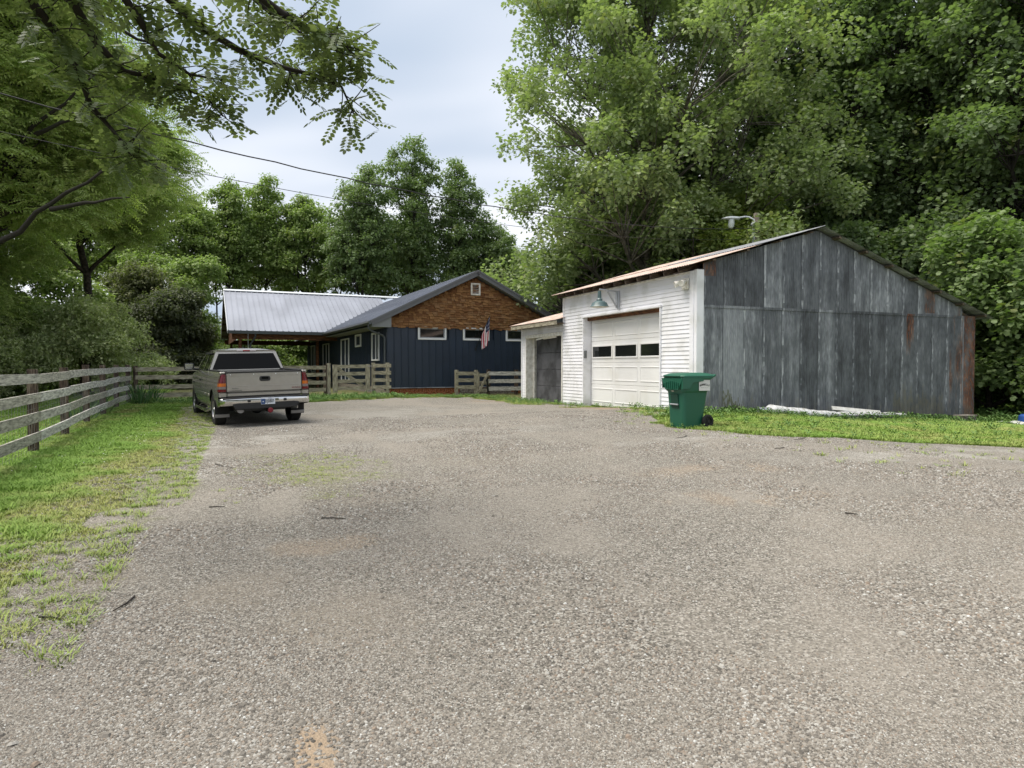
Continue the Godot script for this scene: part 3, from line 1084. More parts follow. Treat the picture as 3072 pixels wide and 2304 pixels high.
	ds.tube([Vector3(-0.79, HE - 0.14, 0.12), Vector3(-0.79, 2.98, 0.12), Vector3(-0.62, 2.86, 0.10), Vector3(-0.16, 2.72, -0.05), Vector3(-0.06, 2.60, -0.08), Vector3(-0.06, 0.4, -0.08)], [0.045], 8)
	put("downspout", ds, M.gutter, h)
	# side wall panels
	for i in 73:
		var za := -0.12 - i * 0.305
		var p := MB.new()
		p.box(Vector3(0.06, 1.78, za - 0.1525), Vector3(0.06, 2.56, 0.303))
		p.cbox(Vector3(0.018, 1.78, za - 0.02), Vector3(0.036, 2.56, 0.04), 0.008)
		p.cbox(Vector3(0.020, 1.78, za - 0.17), Vector3(0.024, 2.56, 0.03), 0.006)
		put("side_panel", p, M.navy, h)
	var sf := MB.new()
	sf.box(Vector3(0.07, 0.3, -11.2), Vector3(0.1, 0.42, 22.2))
	put("side_foundation", sf, M.concrete, h)
	var L := Vector3.LEFT
	var R := Vector3(0, 0, 1)
	window_part(h, Vector3(0.02, 1.66, -2.55), Vector2(1.29, 1.25), R, L, 1)
	window_part(h, Vector3(0.02, 2.37, -6.0), Vector2(1.2, 0.62), R, L, 0)
	window_part(h, Vector3(0.02, 0.62, -9.65), Vector2(2.05, 2.28), R, L, 1)
	window_part(h, Vector3(0.02, 0.62, -15.5), Vector2(2.1, 2.2), R, L, 1)
	window_part(h, Vector3(0.02, 1.0, -20.3), Vector2(1.6, 1.85), R, L, 1)
	# cross gable over the carport
	var ex := -5.7
	var ez := -10.7
	var rz := -16.0
	var rise := 2.65
	var cr := thing_part("carport_roof", h)
	var x := ex
	while x < 3.75:
		var x1 := x + 0.305
		var xm := (x + x1) * 0.5
		var zb := ez
		if xm > -0.73: zb = ez - (HS * (xm + 0.73) - 0.03) / 0.5
		if zb > rz + 0.1: roof_sheet(cr, Vector3(xm, HE + 0.03 + (ez - zb) * 0.5, zb), Vector3(xm, HE + 0.03 + rise, rz), Vector3(0.305, 0, 0))
		x = x1
	var bk := MB.new()
	bk.board(Vector3(-0.9, HE + 0.03 + rise, rz), Vector3(-0.9, HE + 0.03, -21.35), 9.6, 0.02, Vector3(0, 1, -0.5))
	put("roof_sheet", bk, M.roof, cr)
	var cap := MB.new()
	cap.board(Vector3(ex - 0.03, HE + 0.055 + rise, rz + 0.09), Vector3(5.0, HE + 0.055 + rise, rz + 0.09), 0.22, 0.03, Vector3(0, 1, 0.5))
	cap.board(Vector3(ex - 0.03, HE + 0.055 + rise, rz - 0.09), Vector3(5.0, HE + 0.055 + rise, rz - 0.09), 0.22, 0.03, Vector3(0, 1, -0.5))
	put("ridge_cap", cap, M.alu_light, cr)
	var fas := MB.new()
	fas.box(Vector3((ex - 0.75) * 0.5, HE - 0.06, ez + 0.045), Vector3(absf(ex) - 0.75, 0.15, 0.09))
	put("gutter", fas, M.gutter, cr)
	var bm := MB.new()
	bm.box(Vector3(-2.75, 3.02, ez - 0.25), Vector3(5.5, 0.30, 0.14))
	put("beam", bm, M.brown_wood, cr)
	var bm2 := MB.new()
	bm2.box(Vector3(-2.75, 3.02, -20.9), Vector3(5.5, 0.30, 0.14))
	put("beam", bm2, M.brown_wood, cr)
	# boarded gable end, lookouts and barge boards
	for i in 36:
		var zz := ez - 0.32 - i * 0.285
		if zz < -21.0: break
		var top := HE - 0.10 + (5.3 - absf(zz - 0.14 - rz)) * 0.5
		var gb := MB.new()
		gb.box(Vector3(-5.28, (2.86 + top) * 0.5, zz - 0.14), Vector3(0.03, top - 2.86, 0.278))
		put("gable_board", gb, M.brown_wood, cr)
	for sgn in [-1.0, 1.0]:
		for i in 7:
			var zz: float = rz + sgn * (0.55 + i * 0.72)
			var lk := MB.new()
			lk.box(Vector3(-5.5, HE - 0.10 + (5.3 - absf(zz - rz)) * 0.5, zz), Vector3(0.42, 0.12, 0.05))
			put("lookout", lk, M.dark_wood, cr)
		var a := Vector3(ex - 0.02, HE - 0.06, rz + sgn * 5.32)
		var b := Vector3(ex - 0.02, HE - 0.06 + rise, rz)
		var bg := MB.new()
		bg.board(a, b, 0.17, 0.03, Vector3.LEFT)
		put("barge_board", bg, M.alu_light, cr)
		var us := MB.new()
		us.board(a + Vector3(0.22, 0.0, 0), b + Vector3(0.22, 0.0, 0), 0.42, 0.015, Vector3(0, 1, sgn * 0.5))
		put("soffit", us, M.soffit, cr)
	for q in [[-5.1, ez - 0.25], [-5.1, -20.9], [-0.9, -12.1]]:
		var ps := MB.new()
		ps.cbox(Vector3(q[0], 1.5, q[1]), Vector3(0.15, 2.74, 0.15), 0.01)
		put("post", ps, M.brown_wood, h)
	var d2 := MB.new()
	d2.tube([Vector3(-4.35, HE - 0.13, ez + 0.05), Vector3(-4.35, 3.0, ez + 0.04), Vector3(-4.6, 2.6, ez - 0.12), Vector3(-4.6, 0.4, ez - 0.12)], [0.05], 8)
	put("downspout", d2, M.gutter, h)
	var cb := MB.new()
	cb.tube([Vector3(-4.72, HE - 0.13, ez + 0.05), Vector3(-4.72, 0.3, ez + 0.05)], [0.012], 5)
	put("rain_chain", cb, M.alu_light, h)

func thing_part(called: String, parent: Node) -> Node3D:
	var o := Node3D.new()
	o.name = called
	parent.add_child(o, true)
	return o

func roof_sheet(root: Node, lo: Vector3, hi: Vector3, across: Vector3) -> void:
	# one steel sheet from eave to ridge with a rib along one edge
	var up := across.cross(hi - lo).normalized()
	if up.y < 0: up = -up
	var m := MB.new()
	var w := across.length() - 0.002
	m.board(lo, hi, w, 0.012, up)
	var a := across * 0.5 * (w - 0.03) / across.length()
	m.board(lo - a + up * 0.018, hi - a + up * 0.018, 0.046, 0.030, up)
	m.board(lo - a + up * 0.039, hi - a + up * 0.039, 0.024, 0.014, up)
	put("roof_sheet", m, M.roof, root)

# ---------------------------------------------------------------- garage
const GS := 0.288
func garage_roof_y(x: float) -> float:
	# x local, 0 at the white wall, ridge at 3.75
	return 3.74 + GS * (x + 0.35) if x < 3.75 else 4.92 - 0.321 * (x - 3.75)

func wall_texture() -> ImageTexture:
	# weathering of the galvanised gable: one tone for each sheet, streaks, rust, dirt splash
	var w := 1024
	var h := 512
	var a := nz(211, 1.0, 4)
	var b := nz(213, 1.0, 3)
	var r := RandomNumberGenerator.new()
	r.seed = 12
	var tones := []
	for k in 40: tones.append(r.randf_range(-0.20, 0.20))
	tones[1] = 0.42; tones[2] = 0.10; tones[3] = -0.02; tones[6] = 0.1; tones[12] = -0.06; tones[13] = -0.05
	var im := Image.create(w, h, false, Image.FORMAT_RGB8)
	var cols := [Color(0.25, 0.26, 0.275), Color(0.34, 0.355, 0.375), Color(0.43, 0.445, 0.465), Color(0.57, 0.585, 0.605), Color(0.72, 0.73, 0.75)]
	for x in w:
		var wx := x * 10.2 / w
		var sheet := maxi(0, int((wx - 0.19) / 0.6075))
		var fx := (wx - 0.19) / 0.6075 - sheet
		for y in h:
			var wy := 5.1 - y * 5.4 / h
			var up := wy > 2.87
			var tone: float = tones[sheet + (20 if up else 0)]
			var st := a.get_noise_2d(wx * 4.0 + (40.0 if up else 0.0), wy * 0.45)
			var fine := b.get_noise_2d(wx * 16.0, wy * 4.0)
			var blot := b.get_noise_2d(wx * 2.0 + 50.0, wy * 1.1)
			var t := 0.43 + tone * 1.25 + st * 0.24 + fine * 0.20 + blot * 0.22
			# pale run-off at the overlaps
			if fx < 0.10 and a.get_noise_2d(sheet * 9.3, wy * 0.9) > -0.2: t += 0.34 * (0.7 + fine)
			if fx > 0.965: t -= 0.2
			if sheet == 1 and not up: t = 0.78 + fine * 0.12 + st * 0.12
			var c := ramp(t, cols)
			# rust
			var rust := 0.0
			if wx < 0.56 and wy > 3.55: rust = 0.9
			if wx > 7.06 and wx < 7.36 and wy < 2.86 and wy > 1.7: rust = clampf((wy - 1.75) * 1.6 + st, 0.0, 1.0)
			if wx > 7.75 and wx < 8.15 and wy > 2.9: rust = 0.7
			if wx > 9.45: rust = 0.95
			if wx > 8.85 and wx <= 9.4: rust = clampf(0.45 + st * 1.2 - absf(wy - 1.6) * 0.45, 0.0, 0.9)
			if rust > 0.0:
				rust *= clampf(0.75 + fine * 1.1 + st * 0.6, 0.0, 1.0)
				c = c.lerp(ramp(0.5 + fine * 0.9 + blot * 0.6, [Color(0.20, 0.13, 0.10), Color(0.32, 0.19, 0.13), Color(0.45, 0.27, 0.18), Color(0.52, 0.40, 0.33)]), rust)
			# mud splash and algae with ragged upper edge
			var gy := 0.3 - wx * 0.05
			var sp := (0.34 + st * 0.5 + fine * 0.22 + (0.45 if wx > 6.6 and wx < 8.6 else 0.0)) - (wy - gy)
			if sp > 0.0:
				c = c.lerp(Color(0.40, 0.38, 0.31) if wx > 6.6 and wx < 8.6 else Color(0.41, 0.41, 0.37), clampf(sp * 2.5, 0.0, 0.6) * clampf(0.75 + fine, 0.2, 1.0))
			if sheet == 1 and wy < gy + 0.42 + st * 0.6: c = c.lerp(Color(0.30, 0.31, 0.17), 0.6 * clampf(0.6 + fine * 1.5, 0.0, 1.0))
			im.set_pixel(x, y, c)
	return img_tex(im)

func corrugated(mb: MB, x0: float, x1: float, ylo0: float, ylo1: float, top: Callable, z: float, uvf: Callable) -> void:
	# upright sheet of fine corrugations between x0 and x1
	var n := 34
	for i in n + 1:
		var x := lerpf(x0, x1, float(i) / n)
		var ph := float(i) / n * TAU * 11.0
		var zz := z + 0.0100 * sin(ph)
		var nn := Vector3(-cos(ph) * 0.0100 * TAU * 11.0 / (x1 - x0), 0, 1).normalized()
		var yb := lerpf(ylo0, ylo1, float(i) / n)
		var yt: float = top.call(x)
		mb.vert(Vector3(x, yb, zz), nn, uvf.call(x, yb))
		mb.vert(Vector3(x, yt, zz), nn, uvf.call(x, yt))
	for i in n:
		var b := mb.v.size() - (n + 1) * 2 + i * 2
		mb.ix.append_array(PackedInt32Array([b, b + 1, b + 2, b + 2, b + 1, b + 3]))

func siding(root: Node, za: float, zb: float, ya: float, yb: float) -> void:
	# lapped vinyl boards on the white wall (plane x = 0, facing -x) between two places along z
	var y := 0.02
	while y < yb - 0.02:
		var y0 := maxf(y, ya)
		var y1 := minf(y + 0.104, yb)
		if y1 - y0 > 0.02:
			var b := MB.new()
			var pz := [za, zb]
			var o0 := Vector3(-0.024, y0, za)
			var o1 := Vector3(-0.024, y0, zb)
			var t0 := Vector3(-0.008, y1, za)
			var t1 := Vector3(-0.008, y1, zb)
			b.face([o0, o1, t1, t0], Vector3.LEFT)
			b.face([o0, o1, Vector3(0, y0, zb), Vector3(0, y0, za)], Vector3.DOWN)
			for q in pz:
				b.face([Vector3(-0.024, y0, q), Vector3(-0.008, y1, q), Vector3(0, y1, q), Vector3(0, y0, q)], Vector3(0, 0, 1 if q == maxf(za, zb) else -1))
			put("siding_board", b, M.vinyl, root)
		y += 0.104

func make_garage() -> void:
	var g := thing("garage", "white vinyl and galvanised corrugated metal garage with rusty streaked gable wall", "garage", Vector3(9.95, 0, -12.9))
	rng.seed = 15
	# shell with thickness: side, back and far walls
	var sh := MB.new()
	sh.box(Vector3(9.85, 1.2, -3.45), Vector3(0.16, 2.9, 6.7))
	sh.prism(PackedVector2Array([Vector2(0.1, -0.3), Vector2(9.9, -0.3), Vector2(9.9, 2.82), Vector2(3.75, 4.78), Vector2(0.1, 3.72)]), -6.78, -6.62)
	put("back_wall", sh, M.galv, g)
	var fr := MB.new()
	fr.prism(PackedVector2Array([Vector2(0.15, -0.3), Vector2(9.88, -0.3), Vector2(9.88, 2.82), Vector2(3.75, 4.76), Vector2(0.15, 3.70)]), -0.16, -0.03)
	put("gable_backing", fr, M.dark_wood, g)
	# corrugated gable sheets
	var wm := mat(Color(1, 1, 1), 0.5, 0.15)
	wm.albedo_texture = wall_texture()
	var uvf := func(x: float, y: float) -> Vector2: return Vector2(x / 10.2, (5.1 - y) / 5.4)
	var gwall := thing_part("gable_wall", g)
	for k in 16:
		var x0 := 0.19 + k * 0.6075
		var x1 := x0 + 0.635 if k < 15 else 9.93
		var lo := MB.new()
		var gap := 0.03 + (0.10 if k == 1 else 0.0)
		corrugated(lo, x0, x1, gh(x0 + 9.95, -12.9) + gap, gh(x1 + 9.95, -12.9) + gap, func(_x): return 2.86, 0.006 + 0.004 * (k % 2), uvf)
		var s1 := put("metal_sheet", lo, wm, gwall)
		if k == 1: s1.set_meta("label", "paler newer galvanised sheet")
		if k == 15: s1.set_meta("label", "rust brown end sheet")
		if garage_roof_y(x0) > 3.02 and garage_roof_y(x1) > 3.02:
			var u := MB.new()
			corrugated(u, x0, x1, 2.80, 2.80, func(x): return garage_roof_y(x) - 0.05, 0.026 + 0.004 * (k % 2), uvf)
			put("metal_sheet", u, wm, gwall)
	# roof
	var roof := thing_part("roof", g)
	var zr := 0.27
	for k in 12:
		var za := zr - k * 0.61
		var zb := za - 0.61
		if zb < -7.1: break
		roof_corr(roof, Vector3(-0.36, garage_roof_y(-0.36) + 0.004, za), Vector3(1.75, garage_roof_y(1.75) + 0.004, za), zb - za, M.roof_tan)
		roof_corr(roof, Vector3(1.55, garage_roof_y(1.55) + 0.028, za), Vector3(3.77, 4.92 + 0.03, za), zb - za, M.galv if k < 6 else M.roof_tan)
		roof_corr(roof, Vector3(10.36, garage_roof_y(10.36), za), Vector3(3.75, 4.925, za), zb - za, M.galv)
	# purlins that stick out under the gable overhang
	for k in 7:
		var x := 4.3 + k * 0.95
		var pu := MB.new()
		pu.box(Vector3(x, garage_roof_y(x) - 0.05, -0.1), Vector3(0.09, 0.045, 0.70), Basis(Vector3.BACK, -0.31))
		put("purlin", pu, M.dark_wood, roof)
	for k in 4:
		var x := 0.35 + k * 1.0
		var pu := MB.new()
		pu.box(Vector3(x, garage_roof_y(x) - 0.045, -0.1), Vector3(0.09, 0.04, 0.68), Basis(Vector3.BACK, 0.28))
		put("purlin", pu, M.dark_wood, roof)
	for k in 12:
		var rt := MB.new()
		var z := -0.25 - k * 0.585
		rt.board(Vector3(-0.31, garage_roof_y(-0.31) - 0.085, z), Vector3(0.3, garage_roof_y(0.3) - 0.085, z), 0.11, 0.045, Vector3.BACK, Vector2(rng.randf(), rng.randf()))
		put("rafter_tail", rt, M.post, roof)
	# corner post and trims
	var cp := MB.new()
	cp.cbox(Vector3(0.075, 1.93, 0.035), Vector3(0.21, 3.5, 0.10), 0.008)
	cp.cbox(Vector3(-0.025, 1.93, -0.09), Vector3(0.05, 3.46, 0.15), 0.008)
	put("corner_post", cp, M.vinyl, g)
	# white wall core in pieces round the openings
	var op := [-1.38, -5.43, 2.91]        # main door opening: z from, z to, top
	var op2 := [-6.93, -9.92, 2.46]       # shed opening
	var core := MB.new()
	for q in [[-0.16, op[0], -0.2, 3.66], [op[0], op[1], op[2], 3.66], [op[1], -6.78, -0.2, 3.66], [-6.78, op2[0], -0.2, 2.86], [op2[0], op2[1], op2[2], 2.86], [op2[1], -10.3, -0.2, 2.86]]:
		core.box(Vector3(0.07, (q[2] + q[3]) * 0.5, (q[0] + q[1]) * 0.5), Vector3(0.13, q[3] - q[2], absf(q[0] - q[1])))
	put("front_wall", core, M.trim, g)
	siding(g, -0.165, op[0] + 0.05, 0.12, 3.62)
	siding(g, op[0] + 0.05, op[1] - 0.05, op[2] + 0.06, 3.62)
	siding(g, op[1] - 0.05, -6.80, 0.05, 3.62)
	siding(g, -6.80, op2[0] + 0.04, 0.05, 2.80)
	siding(g, op2[1] - 0.02, -10.28, 0.05, 2.80)
	siding(g, op2[0] + 0.04, op2[1] - 0.02, op2[2] + 0.1, 2.80)
	var fb := MB.new()
	fb.cbox(Vector3(-0.022, 3.64, -3.45), Vector3(0.035, 0.05, 6.6), 0.005)
	put("frieze_board", fb, M.trim, g)
	var jm := MB.new()
	# door casing: jambs reach back to the door
	jm.cbox(Vector3(0.10, 1.55, op[1] - 0.02), Vector3(0.30, 2.8, 0.05), 0.006)
	jm.cbox(Vector3(0.10, 1.55, op[0] + 0.02), Vector3(0.30, 2.8, 0.05), 0.006)
	jm.cbox(Vector3(-0.045, op[2] + 0.03, (op[0] + op[1]) * 0.5), Vector3(0.06, 0.065, 4.2), 0.008)
	jm.cbox(Vector3(-0.035, 1.5, op[0] + 0.035), Vector3(0.05, 2.78, 0.035), 0.006)
	put("door_casing", jm, M.vinyl, g)
	var lg := MB.new()
	lg.box(Vector3(0.12, op[2] - 0.05, (op[0] + op[1]) * 0.5), Vector3(0.06, 0.10, 3.98))
	put("door_header", lg, M.brown_wood, g)
	# sectional door
	var dr := thing_part("garage_door", g)
	var dx := 0.235
	var dz0 = op[0] - 0.03
	var dw = (op[0] - op[1]) - 0.06
	for k in 4:
		var y0 := 0.21 + k * 0.655
		var s := MB.new()
		s.cbox(Vector3(dx + 0.02, y0 + 0.3265, dz0 - dw * 0.5), Vector3(0.045, 0.649, dw), 0.006)
		var sec := put("door_section", s, M.door_white, dr)
		for c in 3:
			var zc = dz0 - dw * (c + 0.5) / 3.0
			var pw = dw / 3.0 - 0.16
			if k == 2:
				var wf := MB.new()
				for q in [-1.0, 1.0]:
					wf.cbox(Vector3(dx - 0.012, y0 + 0.33, zc + q * (pw * 0.5)), Vector3(0.03, 0.40, 0.05), 0.006)
					wf.cbox(Vector3(dx - 0.012, y0 + 0.33 + q * 0.18, zc), Vector3(0.028, 0.045, pw - 0.05), 0.006)
				put("window_frame", wf, M.door_white, sec)
				var gl := MB.new()
				gl.box(Vector3(dx - 0.006, y0 + 0.33, zc), Vector3(0.006, 0.32, pw - 0.05))
				put("pane", gl, M.glass, sec)
			else:
				# raised panel: moulding frame and bevelled field
				var pf := MB.new()
				for q in [-1.0, 1.0]:
					pf.cbox(Vector3(dx - 0.006, y0 + 0.33, zc + q * (pw * 0.5)), Vector3(0.016, 0.42, 0.03), 0.006)
					pf.cbox(Vector3(dx - 0.006, y0 + 0.33 + q * 0.195, zc), Vector3(0.016, 0.03, pw - 0.03), 0.006)
				put("panel_moulding", pf, M.door_white, sec)
	# shed door: weathered grey sections set back
	var sd := thing_part("shed_door", g)
	for k in 4:
		var s := MB.new()
		s.cbox(Vector3(0.42, 0.10 + k * 0.60 + 0.3, (op2[0] + op2[1]) * 0.5), Vector3(0.04, 0.590, 2.96), 0.006)
		put("door_section", s, M.grey_door, sd)
	var sj := MB.new()
	sj.cbox(Vector3(0.19, 1.25, op2[1] - 0.015), Vector3(0.44, 2.5, 0.04), 0.006)
	sj.cbox(Vector3(0.30, 1.25, op2[1] + 0.03), Vector3(0.05, 2.5, 0.05), 0.006)
	sj.cbox(Vector3(-0.03, 1.25, op2[0] + 0.02), Vector3(0.045, 2.46, 0.05), 0.006)
	sj.cbox(Vector3(0.04, op2[2] + 0.04, (op2[0] + op2[1]) * 0.5), Vector3(0.16, 0.12, 3.06), 0.008)
	put("shed_casing", sj, M.trim, g)
	# peeling strip under the shed header
	var pe := MB.new()
	pe.board(Vector3(0.0, op2[2] - 0.03, op2[0] - 0.5), Vector3(0.03, op2[2] - 0.06, op2[0] - 1.6), 0.09, 0.01, Vector3(1, 0.4, 0))
	pe.board(Vector3(-0.02, op2[2] - 0.02, op2[0] - 1.0), Vector3(0.02, op2[2] - 0.09, op2[0] - 2.2), 0.06, 0.01, Vector3(1, -0.5, 0))
	put("peeling_trim", pe, M.trim, g)
	var sc := MB.new()
	sc.cbox(Vector3(-0.02, 1.45, -10.30), Vector3(0.07, 2.86, 0.05), 0.006)
	sc.cbox(Vector3(-0.03, 3.2, -6.80), Vector3(0.06, 0.9, 0.05), 0.006)
	put("corner_trim", sc, M.vinyl, g)
	# shed shell and roof
	var sw := MB.new()
	sw.box(Vector3(2.2, 1.4, -10.24), Vector3(4.4, 3.0, 0.12))
	sw.box(Vector3(4.4, 1.6, -8.5), Vector3(0.12, 3.6, 3.4))
	sw.box(Vector3(2.6, 1.2, -8.45), Vector3(0.08, 2.4, 3.3))
	put("shed_wall", sw, M.galv, g)
	var sr := thing_part("shed_roof", g)
	for k in 7:
		var za := -6.72 - k * 0.56
		roof_corr(sr, Vector3(-0.38, 2.93, za), Vector3(4.6, 2.93 + 4.98 * 0.26, za), -0.56, M.roof_tan)
	var sfa := MB.new()
	sfa.board(Vector3(-0.34, 2.845, -6.72), Vector3(-0.34, 2.845, -10.6), 0.13, 0.04, Vector3.LEFT, Vector2(0.3, 0.1))
	put("fascia_board", sfa, M.mossy[0], sr)
	var sfb := MB.new()
	sfb.board(Vector3(-0.32, 2.86, -10.58), Vector3(0.5, 3.08, -10.58), 0.12, 0.04, Vector3.FORWARD)
	put("fascia_board", sfb, M.mossy[1], sr)
	var us := MB.new()
	us.box(Vector3(-0.16, 2.83, -8.65), Vector3(0.32, 0.03, 3.8))
	put("soffit", us, M.dark_wood, sr)
	# keypad box on the casing
	var kb := MB.new()
	kb.cbox(Vector3(0.02, 1.78, op[1] + 0.02), Vector3(0.10, 0.24, 0.04), 0.008)
	put("keypad", kb, M.soffit, g)

func roof_corr(root: Node, lo: Vector3, hi: Vector3, dz: float, mt: Material) -> void:
	# roof sheet with ribs running from eave to ridge
	var m := MB.new()
	var up := Vector3(-(hi.y - lo.y), hi.x - lo.x, 0).normalized()
	if up.y < 0: up = -up
	var n := 28
	for i in n + 1:
		var t := float(i) / n
		var ph := t * TAU * 7.0
		var o := up * (0.010 * sin(ph) + 0.004) + Vector3(0, 0, dz * 1.04 * t)
		var nn := (up - Vector3(0, 0, 1) * cos(ph) * 0.010 * TAU * 7.0 / dz).normalized()
		m.vert(lo + o, nn, Vector2(0, t))
		m.vert(hi + o, nn, Vector2(1, t))
	for i in n:
		var b := i * 2
		m.ix.append_array(PackedInt32Array([b, b + 1, b + 2, b + 2, b + 1, b + 3]))
	put("roof_sheet", m, mt, root)

# ---------------------------------------------------------------- fences
func rail_between(root: Node, a: Vector3, b: Vector3, w: float, out: Vector3, mats: Array, called := "rail") -> void:
	# a weathered plank with a slightly wavy run
	var m := MB.new()
	m.board(a, b, w, 0.032, out, Vector2(rng.randf() * 3.0, rng.randf()))
	put(called, m, mats[rng.randi() % mats.size()], root)

func post_at(root: Node, p: Vector3, h: float, w: float, mt: Material, turn := 0.0, called := "post") -> void:
	var m := MB.new()
	var bs := Basis(Vector3.UP, turn) * Basis(Vector3.BACK, rng.randf_range(-0.012, 0.012))
	m.box(p + Vector3.UP * (h * 0.5 - 0.1), Vector3(w, h + 0.2, w * 0.92), bs, Vector2(rng.randf() * 3.0, rng.randf()))
	put(called, m, mt, root)

func make_fences() -> void:
	rng.seed = 33
	# side fence along the verge: rails on the lot side, posts behind
	var px := [-2.66, -2.76, -2.85, -2.95, -3.05, -3.17, -3.25, -3.32]
	var pz := [-7.3, -9.8, -12.3, -14.8, -17.3, -20.0, -22.6, -25.4]
	var f := thing("board_fence", "weathered grey four rail board fence running along the grass verge", "fence", Vector3.ZERO)
	var hts := [1.166, 0.87, 0.57, 0.277]
	for i in px.size():
		var p := g3(px[i] - 0.09, pz[i])
		post_at(f, p, 1.30 + rng.randf_range(-0.02, 0.03), 0.125, M.post, 0.05)
	for i in px.size() - 1:
		for k in 4:
			var a := g3(px[i], pz[i], hts[k] + rng.randf_range(-0.012, 0.012))
			var b := g3(px[i + 1], pz[i + 1], hts[k] + rng.randf_range(-0.012, 0.012))
			var dir := (b - a).normalized()
			rail_between(f, a + dir * 0.003, b - dir * 0.003, rng.randf_range(0.138, 0.15), Vector3.RIGHT, M.board)
	wire_net(f, px, pz, 0.78, -0.045)
	# back fence from the corner to the gate
	var b := thing("board_fence", "mossy brown four rail board fence behind the truck near the carport", "fence")
	var bx := [-3.2, -1.0, 1.2, 3.25]
	var bz := [-25.45, -26.2, -26.95, -27.7]
	for i in 4: post_at(b, g3(bx[i], bz[i] - 0.08), 1.28, 0.125, M.post, 0.3)
	for i in 3:
		for k in 4:
			var a := g3(bx[i], bz[i], hts[k] - 0.0 + rng.randf_range(-0.02, 0.02))
			var c := g3(bx[i + 1], bz[i + 1], hts[k] + rng.randf_range(-0.02, 0.02))
			rail_between(b, a, c, 0.145, Vector3(0.33, 0, 0.94), M.mossy)
	wire_net(b, bx, bz, 0.6, -0.045)
	# plank gate beside the house
	var gp := Vector3(3.5, 0, -27.75)
	var gt := thing("plank_gate", "mossy plank gate with upright end boards next to house side", "gate")
	var g0 := g3(3.52, -27.75)
	var g1 := g3(5.05, -27.85)
	for k in 4: rail_between(gt, g0 + Vector3.UP * (hts[k] + 0.03), g1 + Vector3.UP * (hts[k] + 0.03), 0.14, Vector3.BACK, M.mossy)
	for q in [g0 + Vector3(0.1, 0, 0.035), g1 + Vector3(-0.1, 0, 0.035)]:
		rail_between(gt, q + Vector3.UP * 0.15, q + Vector3.UP * 1.28, 0.19, Vector3.BACK, M.mossy, "upright_board")
	rail_between(gt, g0 + Vector3(0.1, 1.2, -0.04), g1 + Vector3(-0.1, 0.25, -0.04), 0.13, Vector3.BACK, M.mossy, "brace")
	for q in [0.2, 1.2]:
		var hg := MB.new()
		hg.box(g1 + Vector3(0.02, q, 0.06), Vector3(0.22, 0.03, 0.015))
		put("hinge", hg, M.steel, gt)
	var b2 := thing("board_fence", "short mossy four rail fence between plank gate and house corner", "fence")
	for q in [[3.38, -27.8], [5.2, -27.9], [5.72, -27.55]]: post_at(b2, g3(q[0], q[1]), 1.34, 0.13, M.mossy[0], 0.0)
	for k in 4: rail_between(b2, g3(5.15, -27.72, hts[k] + 0.05), g3(5.85, -27.45, hts[k] + 0.05), 0.145, Vector3.BACK, M.mossy)
	# low fence and small gate before the house gable
	var c := thing("board_fence", "low three rail grey fence with one mossy end below flag", "fence")
	var cz := -27.0
	var xs := [8.55, 9.42]
	for x in xs: post_at(c, g3(x, cz - 0.06), 1.08, 0.13, M.mossy[1], 0.0)
	for k in 3: rail_between(c, g3(8.5, cz, 0.93 - k * 0.29), g3(9.42, cz, 0.93 - k * 0.29), 0.15, Vector3.BACK, M.mossy)
	var c2 := thing("board_fence", "low three rail silvery grey fence reaching the white shed corner", "fence")
	for x in [10.0, 11.3]: post_at(c2, g3(x, cz - 0.06), 1.10, 0.14, M.post, 0.0)
	for k in 3: rail_between(c2, g3(9.95, cz, 0.93 - k * 0.33), g3(11.75, cz, 0.93 - k * 0.33), 0.165, Vector3.BACK, [M.board[0], M.board[3]])
	var gate := thing("small_gate", "narrow mossy board gate with diagonal brace before navy gable wall", "gate")
	var q0 := g3(9.5, cz + 0.02)
	var q1 := g3(9.98, cz + 0.02)
	for k in 3: rail_between(gate, q0 + Vector3.UP * (0.86 - k * 0.33), q1 + Vector3.UP * (0.86 - k * 0.33), 0.14, Vector3.BACK, M.mossy)
	rail_between(gate, q0 + Vector3(0.0, 0.10, 0.04), q0 + Vector3(-0.02, 1.0, 0.04), 0.10, Vector3.BACK, M.mossy, "upright_board")
	rail_between(gate, q0 + Vector3(0.02, 0.16, 0.07), q1 + Vector3(-0.04, 0.98, 0.07), 0.10, Vector3.BACK, M.mossy, "brace")
	rail_between(gate, q1 + Vector3(-0.05, 0.12, 0.04), q1 + Vector3(-0.1, 1.0, 0.04), 0.07, Vector3.BACK, [M.black_metal], "hinge_strap")

func wire_net(root: Node, px: Array, pz: Array, h: float, off: float) -> void:
	var m := MB.new()
	for i in px.size() - 1:
		var a := g3(px[i], pz[i])
		var b := g3(px[i + 1], pz[i + 1])
		var nrm := (b - a).cross(Vector3.UP).normalized() * off
		var n := int(a.distance_to(b) / 0.15)
		for k in n:
			var p := a.lerp(b, float(k) / n) - nrm * 0.0 + nrm
			p.y = gh(p.x, p.z)
			m.box(p + Vector3.UP * h * 0.5, Vector3(0.0028, h, 0.0028))
		for r in [0.1, 0.3, 0.5, 0.7]:
			if r < h: m.board(a + nrm + Vector3.UP * r, b + nrm + Vector3.UP * r, 0.0028, 0.0028, Vector3.RIGHT)
	struct(put("wire_netting", m, M.steel, root), "stuff")

